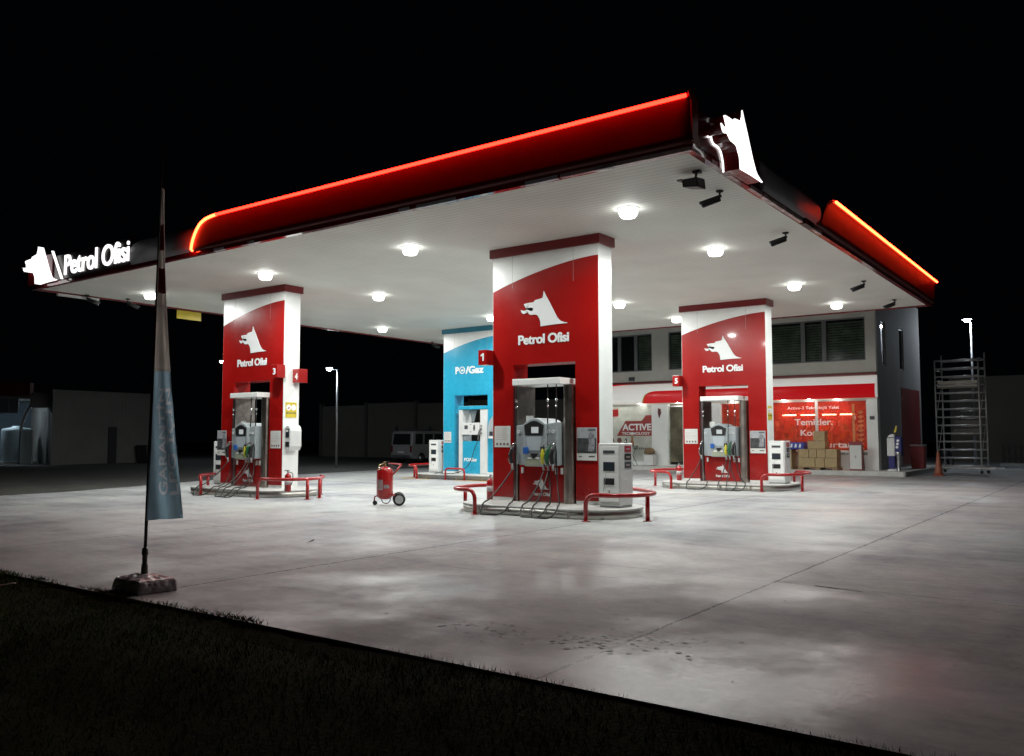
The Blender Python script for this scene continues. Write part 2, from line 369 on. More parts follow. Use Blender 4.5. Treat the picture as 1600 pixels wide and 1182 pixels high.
# fallen twigs on the verge
for k, (P, lb) in enumerate([
    ([(-5.0, -7.60, .03), (-4.75, -7.52, .06), (-4.55, -7.38, .05), (-4.46, -7.22, .07)], 'short curved pale twig lying in the grass left of the flag base'),
    ([(-4.95, -8.35, .02), (-4.6, -8.12, .05), (-4.25, -7.95, .04)], 'long straight pale twig lying at the left edge of the grass'),
    ([(-3.55, -8.12, .02), (-3.47, -8.04, .06)], 'tiny pale stick lying alone in the dark grass')]):
    mb = MB(); mb.tube(smooth_path(P, 5), [.011] * (5 * (len(P) - 1)) + [.003], 6); tag(mb.build('twig', mat('dry_stem', (.62, .60, .50), .6)), lb, 'twig', 'dry twigs on the verge')
# leaf litter on the concrete
mb = MB()
def flake(x, y, s):
    n = random.randint(4, 6); a0 = random.uniform(0, 6); el = random.uniform(.35, 1)
    mb.face([(x + s * math.cos(a0 + 2 * math.pi * i / n) * random.uniform(.6, 1.1), y + s * el * math.sin(a0 + 2 * math.pi * i / n) * random.uniform(.6, 1.1), .0035 + random.uniform(0, .0015)) for i in range(n)])
for k in range(90): flake(random.gauss(1.75, .32), random.gauss(-5.55, .22), random.uniform(.008, .034))
for k in range(9): flake(random.gauss(1.7, .5), random.gauss(-5.5, .3), random.uniform(.022, .034))
for k in range(50): flake(random.gauss(.75, .34), random.gauss(-5.85, .12), random.uniform(.010, .036))
for k in range(90): flake(random.uniform(-10, 6), random.uniform(-6.6, 3), random.uniform(.005, .016))
tag(mb.build('leaf_litter', mat('wet_litter', (.012, .011, .010), .5, vary=.4, scale=20)), 'scattered dark crumbs of leaf litter on the open concrete', 'litter', kind='stuff')
mb = MB(); lf = [(0, -.05, .01), (.03, -.02, .022), (.035, .02, .03), (0, .06, .05), (-.04, .02, .025), (-.03, -.02, .018)]
mb.face(lf); mb.tube([(0, -.05, .01), (0, -.09, .004)], .003, 5)
o = tag(mb.build('dry_leaf', mat('brown_leaf', (.10, .045, .02), .7)), 'single curled brown leaf lying on the concrete right of the feather flag', 'leaf'); o.location = (-5.02, -2.75, .004)

crack([(1.75, -2.0, 0), (1.95, -2.07, 0), (2.02, -2.10, 0)], .008); crack([(2.25, -2.11, 0), (2.5, -2.15, 0), (2.78, -2.20, 0)], .020); crack([(-1.8, -3.4, 0), (-1.2, -3.3, 0), (-.5, -3.05, 0), (.4, -2.9, 0)], .006); crack([(-7.5, -1.2, 0), (-7.1, -.6, 0), (-6.9, .3, 0)], .006)
# ------------------------------------------------------------------ canopy
H = 5.848; CL = 20.23; CD = 18.43
can = thing('canopy', 'wide flat filling station canopy with red fascia and white ribbed ceiling', 'canopy', (0, 0, H), rot=(-.003, -.001, 0))
T = .11
MB().box(-CL + T, -T, T, CD - T, .002, .06).build('ceiling', SOFFIT, can)
MB().box(-CL + .2, -.2, .2, CD - .2, .07, .36).build('roof', DARKM, can)
TRIM = mat('glossy_red_trim', (.20, .02, .025), .12, vary=.35, scale=1.1, coat=.6)
mb = MB(); zt = -.045
mb.box(-CL, 0, 0, T, zt, .08); mb.box(-CL, 0, CD - T, CD, zt, .08); mb.box(-CL, -CL + T, T, CD - T, zt, .08); mb.box(-T, 0, T, CD - T, zt, .08)
mb.build('edge_trim', TRIM, can)
# reflections in the glossy trim, painted on as pale patches
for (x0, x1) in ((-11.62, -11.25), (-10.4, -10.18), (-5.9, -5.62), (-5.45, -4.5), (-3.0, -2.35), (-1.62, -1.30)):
    MB().box(x0, x1, -.004, .07, zt - .004, .012).build('pale_patch', mat('pale_reflection', (.55, .57, .62), .3, vary=.3, scale=3), can)
FP2 = mat('pale_pink_patch', (.55, .42, .42), .25, vary=.3, scale=3)  # pale pink patches on the front right and right trim
MB().box(-2.30, -.02, -.004, .07, zt - .004, .012).build('pale_patch', FP2, can)
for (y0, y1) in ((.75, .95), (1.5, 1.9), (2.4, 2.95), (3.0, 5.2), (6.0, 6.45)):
    MB().box(-.07, .004, y0, y1, zt - .004, .015).build('pale_patch', FP2, can)
MB().box(-.08, .03, 5.3, 5.85, zt - .012, .10).build('junction_box', BLACK, can)
# back and left plain fascias
mb = MB(); mb.box(-CL + .02, -.02, CD - .09, CD - .02, .08, .56); mb.box(-CL + .02, -CL + .09, .3, CD - .1, .08, .56); mb.build('plain_fascia', REDD, can)
# flared red fascia
PROF = [(0.02, 0), (.085, .03), (.085, .16), (.085, .30), (.089, .43), (.100, .55), (.122, .625), (.155, .665)]
def prof(t):
    q = t * (len(PROF) - 1); i = min(int(q), len(PROF) - 2); f = q - i
    return (PROF[i][0] * (1 - f) + PROF[i + 1][0] * f, PROF[i][1] * (1 - f) + PROF[i + 1][1] * f)
def flared(name, s0, s1, rs0, rs1, frame, led_mat, parent, seg=60, led_end=True):
    """s0..s1 along the edge; rs0/rs1 = length of the rounded end at each side (0 = square)"""
    def tm(s):
        t = 1.
        if rs0 and s < s0 + rs0: t = min(t, math.sqrt(max(0, 1 - ((s0 + rs0 - s) / rs0) ** 2)) if led_end else max(0, (s - s0) / rs0) ** 1.35)
        if rs1 and s > s1 - rs1: t = min(t, math.sqrt(max(0, 1 - ((s - s1 + rs1) / rs1) ** 2)))
        return max(t, .02)
    mb = MB(); rows = []; K = 12
    S = sorted(set([s0 + (s1 - s0) * i / seg for i in range(seg + 1)] + [s0 + rs0 * (1 - math.cos(i / 12 * math.pi / 2)) for i in range(13) if rs0]))
    for s in S:
        t1 = tm(s); fr, bk = [], []
        for k in range(K + 1):
            o_, z_ = prof(t1 * k / K); fr.append(mb.bm.verts.new(frame(s, o_, z_ + .04))); bk.append(mb.bm.verts.new(frame(s, o_ - .03, z_ + .055)))
        rows.append((fr, bk))
    for (f0, b0), (f1, b1) in zip(rows, rows[1:]):
        for k in range(K):
            for q in ((f0[k], f1[k], f1[k + 1], f0[k + 1]), (b0[k + 1], b1[k + 1], b1[k], b0[k])):
                fc = mb.bm.faces.new(q); fc.smooth = True
        mb.bm.faces.new((f0[K], f1[K], b1[K], b0[K])); mb.bm.faces.new((b0[0], b1[0], f1[0], f0[0]))
    for fr, bk in (rows[0], rows[-1]): mb.bm.faces.new(fr + bk[::-1])
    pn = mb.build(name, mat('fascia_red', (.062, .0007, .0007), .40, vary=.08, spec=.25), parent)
    for s_, r_ in ((s0, rs0), (s1, rs1)):
        if not r_:  # plate added at each square end to stop LED light spilling
            e_ = MB(); pp = [prof(k / 8) for k in range(9)] + [(prof(1)[0] + .05, prof(1)[1] + .06), (prof(1)[0] - .02, prof(1)[1] + .12), (-.12, prof(1)[1] + .02), (-.12, 0)]
            A_ = [e_.bm.verts.new(frame(s_ - .012, a, b + .042)) for a, b in pp]; B_ = [e_.bm.verts.new(frame(s_ + .012, a, b + .042)) for a, b in pp]; n_ = len(pp)
            for k in range(n_): e_.bm.faces.new((A_[k], A_[(k + 1) % n_], B_[(k + 1) % n_], B_[k]))
            e_.bm.faces.new(A_[::-1]); e_.bm.faces.new(B_); e_.build('led_spill_plate', REDD, parent)
    # LED line along the top lip and down the rounded end
    pts = []
    for s in S:
        if not led_end and s < s0 + rs0 * 1.02: continue
        if (not rs0 and s == S[0]) or (not rs1 and s == S[-1]): s += .04 if s == S[0] else -.04
        o_, z_ = prof(tm(s)); pts.append(frame(s, o_ + .024, z_ + .052))
    ncut = sum(1 for q in S if q < s0 + rs0 * .98) if (rs0 and led_end) else 0
    if ncut > 2: MB().tube(pts[:ncut], .032, 8).build('led_strip', LEDR2, parent)
    MB().tube(pts[max(0, ncut - 1):], .030, 8).build('led_strip', led_mat, parent)
    # hood above the LED
    hood = MB()
    hp = [frame(s, prof(tm(s))[0] - .02, prof(tm(s))[1] + .085) for s in S]
    hood.tube(hp, .03, 6).build('fascia_lip', REDD, parent)
fx = lambda s, o_, z_: Vector((s, -o_, z_)); fy = lambda s, o_, z_: Vector((o_, s, z_))
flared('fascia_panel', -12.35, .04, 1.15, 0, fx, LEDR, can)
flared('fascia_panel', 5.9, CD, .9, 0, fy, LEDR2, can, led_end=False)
# dark convex fascia lengths
def convex(s0, s1, frame, ht=.70):
    P = [(-.05, .04), (.03, .06), (.07, .18), (.07, .34), (.04, .48), (-.04, .60), (-.18, ht), (-.40, ht + .02), (-.40, .04)]
    mb = MB(); A = [mb.bm.verts.new(frame(s0, *p)) for p in P]; B = [mb.bm.verts.new(frame(s1, *p)) for p in P]
    n = len(P)
    for i in range(n): mb.bm.faces.new((A[i], A[(i + 1) % n], B[(i + 1) % n], B[i])).smooth = i < 7
    mb.bm.faces.new(A[::-1]); mb.bm.faces.new(B)
    mb.build('dark_fascia', DARKM, can)
convex(-15.0, -11.0, fx); convex(2.95, 6.25, fy)

def to_world(p): return can.matrix_basis @ Vector(p)
# illuminated signs
sg = thing('illuminated_sign', 'lit white wolf head and station name sign at the far left corner of the canopy', 'sign', (-CL, 0, H), rot=(-.003, -.001, 0), group='lit signs on the canopy edge')
MB().box(.0, 5.2, -.05, .28, .04, .72).build('sign_box', SIGNB, sg, .01)
MB().box(-.02, 1.35, -.085, -.052, .03, .80).build('logo_backing', mat('sign_red_back', (.12, .006, .008), .3), sg)
dog('logo', LEDW, sg, 1.68, 1.03, .16, lambda x, z, d: Vector((0.0 + x, -.09 - d, .0 + z)))
MB().prism([(1.38, .86), (1.43, .86), (2.00, .02), (1.95, .02)], -.14, -.088).build('divider', LEDW, sg)
text('lettering', 'Petrol Ofisi', LEDW, sg, 3.2, .56, .03, .010, .97, lambda x, z, d: Vector((2.0 + x, -.052 - d, .14 + z)))
sg = thing('illuminated_sign', 'large lit white wolf head sign standing out from the near corner of the canopy', 'sign', (0, 0, H), rot=(-.003, -.001, 0), group='lit signs on the canopy edge')
MB().box(-.28, .0, .12, 2.85, .03, .66).build('sign_box', mat('sign_red_back2', (.10, .006, .010), .18, coat=.4), sg, .01)
fr = lambda x, z, d: Vector((.005 + d, (.42 + x), -.09 + z))
MB().tube(smooth_path([fr(x * 1.72 - .015, z * .98, .01) for x, z in DOGN[17:31]], 3), .016, 6).build('rear_glow', LEDW, sg)
dog('logo_body', mat('logo_side_red', (.16, .008, .012), .25, coat=.3), sg, 1.72, .98, .235, lambda x, z, d: fr(x * .985 + .012, z * .985 + .008, d + .036))
dog('logo', LEDW, sg, 1.72, .98, .02, lambda x, z, d: fr(x, z, d + .272))

# ceiling lamps, lens bulged into a dome to imitate their round glare
def make_lamp():
    t = thing('ceiling_lamp', '', 'ceiling lamp')
    MB().lathe([(.205, .0), (.210, -.004), (.195, -.010), (.160, -.010)], n=28).build('frame', WHITEP, t)
    MB().lathe([(.150, -.008), (.168, -.035), (.172, -.085), (.155, -.135), (.13, -.165), (.0015, -.172)], n=24).build('lens', LENS, t)
    ld = bpy.data.lights.new('lamp_light', 'AREA'); ld.shape = 'DISK'; ld.size = .26; ld.energy = LAMP_WATTS; ld.color = LAMP_COLOR
    lo = bpy.data.objects.new('lamp_light', ld); COL.objects.link(lo); lo.parent = t; lo.location = (0, 0, -.175)
    return t
lamp0 = make_lamp(); first = True
rowsn = ['front row', 'second row', 'third row', 'back row']
colsn = ['nearest the right canopy edge', 'second from the right edge', 'third from the right edge', 'nearest the left canopy edge']
for j, y in enumerate((2.47, 6.58, 12.12, 16.28)):
    for i, x in enumerate((-2.38, -7.88, -12.95, -18.25)):
        l = lamp0 if first else copy_tree(lamp0); first = False
        l.location = can.matrix_basis @ Vector((x, y, .0)) ; tag(l, 'round lit ceiling lamp, %s, %s' % (rowsn[j], colsn[i]), 'ceiling lamp', 'round lamps in the canopy ceiling')

# security cameras hanging from the ceiling
def make_cctv(long=True):
    t = thing('security_camera', '', 'security camera')
    MB().lathe([(.065, 0), (.065, -.02), (.03, -.035)], n=16).build('mount', BLACK, t)
    MB().tube(fillet([(0, 0, -.03), (0, 0, -.14), (-.06, -.05, -.17)], .03, 4), .016, 8).build('arm', BLACK, t)
    b = MB().tube([(-.0, -.0, -.14), (-.26, -.16, -.26)], .048, 12).build('housing', BLACK, t)
    MB().tube([(.02, .02, -.085), (-.30, -.185, -.225)], [.03, .03], 6).build('sunshade', GREYD, t)
    MB().tube([(-.261, -.161, -.2605), (-.268, -.165, -.264)], .034, 12).build('lens', SCREEN, t)
    return t
c0 = make_cctv(); first = True
for (x, y, rz, lb) in ((-.55, 2.38, .1, 'black tube camera second from the near right corner of the canopy'), (-.62, 6.05, .2, 'black tube camera third from the near right corner of the canopy'),
                       (-.70, 12.75, 0, 'black tube camera fourth from the near right corner, beneath the right red fascia'), (-.74, 16.6, .1, 'black tube camera nearest the far right corner of the canopy'),
                       (-20.0, 1.5, 3.6, 'small black camera nearest the far left corner of the canopy'), (-19.7, 2.6, 3.9, 'small black camera just behind the one at the far left corner'),
                       (-19.75, 6.2, 3.4, 'small black camera on the left canopy edge behind the left red column'), (-19.9, 16.9, 3.6, 'tiny black camera hanging on the left canopy edge near the cyan column')):
    c = c0 if first else copy_tree(c0); first = False
    c.location = to_world((x, y, 0)); c.rotation_euler = (0, 0, rz); tag(c, lb, 'security camera', 'black cameras under the canopy')
t = thing('floodlight', 'chunky black square floodlight under the ceiling at the near right corner', 'floodlight', to_world((-.42, 1.12, 0)))
MB().box(-.05, .07, -.05, .05, -.04, 0).build('mount', BLACK, t)
MB().tube([(.0, 0, -.03), (-.02, 0, -.12)], .02, 8).build('arm', BLACK, t)
MB().hexa([(-.20, -.12, -.26), (.08, -.16, -.30), (.12, .10, -.30), (-.16, .14, -.24), (-.22, -.10, -.12), (.06, -.13, -.13), (.10, .10, -.12), (-.17, .13, -.10)]).build('housing', BLACK, t, .02)
MB().hexa([(-.30, -.10, -.135), (-.2, -.14, -.145), (-.18, .12, -.135), (-.28, .12, -.125), (-.30, -.10, -.115), (-.2, -.14, -.125), (-.18, .12, -.115), (-.28, .12, -.105)]).build('visor', BLACK, t)
t = thing('hanging_sign', 'small plain yellow sign hanging from the left canopy edge', 'sign', to_world((-20.15, 5.0, 0)))
MB().box(-.012, .012, -.45, .45, -.34, -.06).build('board', YEL, t, .004)
mb = MB(); mb.cyl((0, -.35, -.06), (0, -.35, 0), .006, 6); mb.cyl((0, .35, -.06), (0, .35, 0), .006, 6); mb.build('hanger', STEEL, t)
t = thing('tube_lamp', 'unlit white tube lamp fixed beneath the far left corner of the canopy', 'lamp', to_world((-20.13, 1.3, -.0)))
MB().box(-.05, .05, -.62, .62, -.12, -.05).build('housing', WHITEP, t, .01)

# ------------------------------------------------------------------ islands
def rounded(x0, x1, y0, y1, r, k=8, ins=0.):
    x0 += ins; x1 -= ins; y0 += ins; y1 -= ins; r = r - ins; P = []
    for cx, cy, a in ((x1 - r, y1 - r, 0), (x0 + r, y1 - r, 90), (x0 + r, y0 + r, 180), (x1 - r, y0 + r, 270)):
        for i in range(k + 1):
            t_ = R(a + 90 * i / k); P.append((cx + r * math.cos(t_), cy + r * math.sin(t_)))
    return P
ZI = .19
ISTEEL = mat('island_steel', (.52, .51, .47), .40, metal=1., vary=.12, scale=1.5, bump=.02, bscale=4)
ITOP = mat('island_top', (.50, .50, .48), .5, vary=.25, scale=3, bump=.1)
def island(x0, x1, y0, y1, r, label, skirt=None):
    t = thing('pump_island', label, 'pump island', ((x0 + x1) / 2, (y0 + y1) / 2, 0), group='raised islands under the columns')
    cx, cy = (x0 + x1) / 2, (y0 + y1) / 2
    rel = lambda P: [(a - cx, b - cy) for a, b in P]
    MB().prism(rel(rounded(x0, x1, y0, y1, r)), 0.0, ZI - .045, 'z', True).build('steel_skirt', skirt or ISTEEL, t)
    MB().prism(rel(rounded(x0, x1, y0, y1, r, ins=-.012)), ZI - .043, ZI, 'z', False).build('top_slab', ITOP, t, .012)
    for xx in (x0 + (x1 - x0) * .22, x0 + (x1 - x0) * .55, x1 - r): MB().box(xx - cx - .03, xx - cx + .03, y0 - cy - .004, y0 - cy + .01, .005, ZI - .05).build('joint_cover', STEEL, t)
    return t
island(-6.95, -2.88, 2.62, 4.62, .95, 'raised island with steel skirt under the nearest red column')
island(-17.2, -12.85, 2.80, 4.86, 1.0, 'raised island with steel skirt under the left red column')
island(-7.15, -3.1, 12.80, 15.3, .9, 'raised island with steel skirt under the right red column')
island(-17.6, -13.2, 12.90, 15.3, .75, 'raised grey island under the cyan column', mat('grey_skirt', (.20, .20, .19), .6, vary=.3, scale=4, bump=.2))
# yellow paint worn at the foot of the cyan island
mb = MB()
for a, b, c_, d in ((-17.75, -16.35, 12.70, 12.86), (-15.2, -13.6, 12.68, 12.88), (-17.95, -17.75, 12.9, 13.7)): mb.box(a, b, c_, d, .0035, .0045)
mb.build('yellow_marking', mat('worn_yellow_paint', (.60, .36, .05), .6, vary=.5, scale=9), kind='structure')

# ------------------------------------------------------------------ totem columns
PW = [0, 2.77]; DEP = .548
OX0, OX1, OZ = .57, 2.19, 3.18
def zarc(s): return 4.86 + .53 * (1 - (1 - s) ** 1.7) / 1
def column(name, label, x0, y0, panel, cap, kind):
    t = thing(name, label, 'column', (x0, y0, 0), group='totem columns holding up the canopy')
    W = PW[1]; top = H - .003 * y0 - .20
    mb = MB(); e = .012
    mb.box(e, OX0, e, DEP - e, ZI + .075, top); mb.box(OX1, W - e, e, DEP - e, ZI + .075, top); mb.box(OX0, OX1, e, DEP - e, OZ, top)
    mb.build('core', panel, t)
    # white side cladding
    for xx in (0, W - .011): MB().box(xx, xx + .011, 0, DEP, ZI + .075, top).build('side_panel', WHITE, t, .003)
    # printed faces, front and back
    for side in (0, 1):
        ya, yb = (-.006, .011) if side == 0 else (DEP - .011, DEP + .006)
        N_ = 24; arc = [(.012 + (W - .024) * i / N_, zarc(i / N_)) for i in range(N_ + 1)]
        poly = [(.012, ZI + .075), (OX0, ZI + .075), (OX0, OZ), (OX1, OZ), (OX1, ZI + .075), (W - .012, ZI + .075)] + arc[::-1]
        MB().prism(poly, ya, yb).build('face_panel', panel, t)
        poly = [(a, b + .004) for a, b in arc] + [(W - .012, top), (.012, top)]
        MB().prism(poly, ya, yb).build('top_panel', WHITE, t)
    mb = MB(); o_ = .056
    mb.box(-o_, W + o_, -o_, DEP + o_, top, top + .195); mb.build('cap', cap, t)
    mb = MB(); mb.box(.0, OX0, .0, DEP, ZI, ZI + .073); mb.box(OX1, W, 0, DEP, ZI, ZI + .073); mb.build('plinth', WHITE, t)
    # panel seams
    mb = MB()
    for xx in (.55, 2.15): mb.box(xx, xx + .006, -.0075, -.004, 4.9, top)
    mb.build('panel_seam', mat('seam', (.35, .3, .3), .5), t)
    if kind == 'red':
        dog('logo', LOGO, t, 1.21, .77, .014, front(.79, -.007, 3.99))
        text('lettering', 'Petrol Ofisi', LOGO, t, 1.32, .205, .014, .030, .95, front(.72, -.007, 3.625))
    return t
def number_box(parent_t, num, x0, y0, z0, wd, dp, ht, inx):
    b = MB().box(x0, x0 + wd, y0, y0 + dp, z0, z0 + ht).build('number_box', RED, parent_t, .006)
    if num == '1': MB().prism([(x0 + inx + .045, z0 + .09), (x0 + inx + .085, z0 + .09), (x0 + inx + .085, z0 + .26), (x0 + inx + .050, z0 + .26), (x0 + inx, z0 + .225), (x0 + inx, z0 + .19), (x0 + inx + .045, z0 + .215)], y0 - .007, y0 - .001).build('number', LOGO, b)
    else: text('number', num, LOGO, b,  .11 if num != '1' else .08, .17, .006, .03 if num != '1' else .0, 1, front(x0 + inx, y0 - .001, z0 + .09))
A = (-6.59, 3.836); Bc = (-16.64, 3.86); Cc = (-6.66, 14.016); Dc = (-16.765, 14.016)
t1 = column('totem_column', 'tall red column nearest the camera, numbered 1, with white wolf head and lettering', *A, RED, REDD, 'red')
t3 = column('totem_column', 'tall red column on the left, numbered 3 and 4, with yellow notice on its side', *Bc, RED, REDD, 'red')
t5 = column('totem_column', 'tall red column on the right numbered 5, in front of the shop', *Cc, RED, REDD, 'red')
tb = column('totem_column', 'tall cyan blue column with white gas lettering behind the nearest red column', *Dc, BLUE, BLUED, 'blue')
for t_, n_ in ((t1, '1'), (t5, '5')): number_box(t_, n_, -.22, -.26, 3.20, .24, .28, .34, .08)
number_box(t3, '3', 2.77 - .22, -.26, 3.22, .26, .28, .36, .085)
number_box(t3, '4', 2.785, .30, 3.10, .27, .30, .38, .10)
# cyan lettering: P, a ring with an arrow, slash, Gaz
text('lettering', 'P', LOGO, tb, .17, .27, .014, .04, 1, front(.62, -.007, 4.02))
mb = MB(); mb.ring((.95, -.012, 4.145), .125, .022, 'y'); mb.box(.95, 1.085, -.022, -.004, 4.125, 4.165); mb.prism([(.87, 4.145), (.97, 4.205), (.97, 4.085)], -.02, -.006); mb.build('ring_mark', LOGO, tb)
text('lettering', '/Gaz', LOGO, tb, .88, .27, .014, .04, 1, front(1.12, -.007, 4.02))

def stuck_sheet(label, x, y, z, w_, h_, kind, group, nface=-1, cat='notice'):
    t = thing('notice' if kind == 'n' else 'poster', label, cat, (x, y, z), group=group)
    s = MB().box(0, w_, -.010, -.0005, 0, h_).build('sheet', PAPER, t)
    if kind == 'n':
        mb = MB(); yy = -.0115
        for k in range(6): mb.box(.04, w_ - .04 - (k % 3) * .03, yy, -.0102, h_ * (.88 - .10 * k) - .008, h_ * (.88 - .10 * k))
        mb.build('print_lines', mat('faint_print', (.42, .36, .36), .6), t)
        mb = MB()
        for k in range(4): mb.lathe([(.030, 0), (.030, .0012)], (w_ * (.17 + .22 * k), yy - .001, .07), 14, 'y')
        mb.build('pictogram', mat('picto', (.16, .12, .12), .6), t)
    else:
        mb = MB(); mb.box(.006, w_ - .006, -.0118, -.0102, h_ * .22, h_ * .68); mb.build('picture', mat('poster_picture', (.07, .075, .08), .35, vary=.8, scale=9), t)
        mb = MB(); mb.box(.006, w_ - .006, -.0118, -.0102, h_ * .69, h_ * .985); mb.build('sky_area', mat('poster_sky', (.36, .38, .40), .4, vary=.35, scale=5), t)
        mb = MB(); mb.prism([(w_ * .56, h_ * .28), (w_ * .62, h_ * .52), (w_ * .60, h_ * .78), (w_ * .72, h_ * .88), (w_ * .88, h_ * .80), (w_ * .92, h_ * .50), (w_ * .86, h_ * .28)], -.0135, -.0120); mb.build('figure', mat('poster_figure', (.30, .30, .33), .4, vary=.7, scale=14), t)
        mb = MB(); mb.box(w_ * .57, w_ * .93, -.0135, -.0120, h_ * .905, h_ * .95); mb.box(w_ * .1, w_ * .25, -.0115, -.0102, h_ * .10, h_ * .13); mb.box(w_ * .6, w_ * .9, -.0115, -.0102, h_ * .10, h_ * .14); mb.build('caption', INK, t)
    return t
stuck_sheet('white notice with small symbols on the left of the nearest red column', A[0] + .06, A[1] - .006, 1.36, .44, .47, 'n', 'notices on the columns')
stuck_sheet('white notice with small symbols on the left of the red column numbered 5', Cc[0] + .07, Cc[1] - .006, 1.36, .44, .47, 'n', 'notices on the columns')
stuck_sheet('white notice with small symbols right of the pump on the left red column', Bc[0] + 2.27, Bc[1] - .006, 1.28, .43, .48, 'n', 'notices on the columns')
stuck_sheet('small white notice on the left of the cyan column', Dc[0] + .05, Dc[1] - .006, 1.36, .36, .42, 'n', 'notices on the columns')
stuck_sheet('grey picture poster right of the pump on the nearest red column', A[0] + 2.23, A[1] - .02, 1.10, .48, .68, 'p', 'picture posters on the columns', cat='poster')
stuck_sheet('grey picture poster right of the pump on the red column numbered 5', Cc[0] + 2.23, Cc[1] - .02, 1.08, .48, .68, 'p', 'picture posters on the columns', cat='poster')
stuck_sheet('dark picture poster jutting out at the left edge of the left red column', Bc[0] - .10, Bc[1] - .05, 1.06, .42, .72, 'p', 'picture posters on the columns', cat='poster')
def pump_label(x, y0, y1, z0, label):
    t = thing('warning_sign', label, 'sign', (x, y0, z0), group='yellow warning signs on column sides'); h_ = .42; d = y1 - y0
    MB().box(.0005, .008, 0, d, 0, h_).build('plate', YEL, t)
    for q in (.27, .73): MB().lathe([(.085, 0), (.085, .002)], (.0085, d * q, h_ * .66), 18, 'x').build('symbol_disc', LOGO, t)
    mb = MB(); mb.box(.0085, .0105, d * .12, d * .88, .115, .135); mb.prism([(d * .05, .125), (d * .16, .165), (d * .16, .085)], .0085, .0105, 'x'); mb.prism([(d * .95, .125), (d * .84, .165), (d * .84, .085)], .0085, .0105, 'x')
    mb.build('arrow', INK, t)
    mb = MB(); mb.prism([(d * .15, h_ * .62), (d * .36, h_ * .70), (d * .38, h_ * .62), (d * .22, h_ * .56)], .0108, .0118, 'x'); mb.build('symbol', INKR, t)
pump_label(Bc[0] + 2.77, Bc[1] + .08, Bc[1] + .46, 2.13, 'yellow square warning sign on the white side of the left red column')
pump_label(Cc[0] + 2.77, Cc[1] + .05, Cc[1] + .40, 2.10, 'yellow warning sign on the white side of the red column numbered 5')

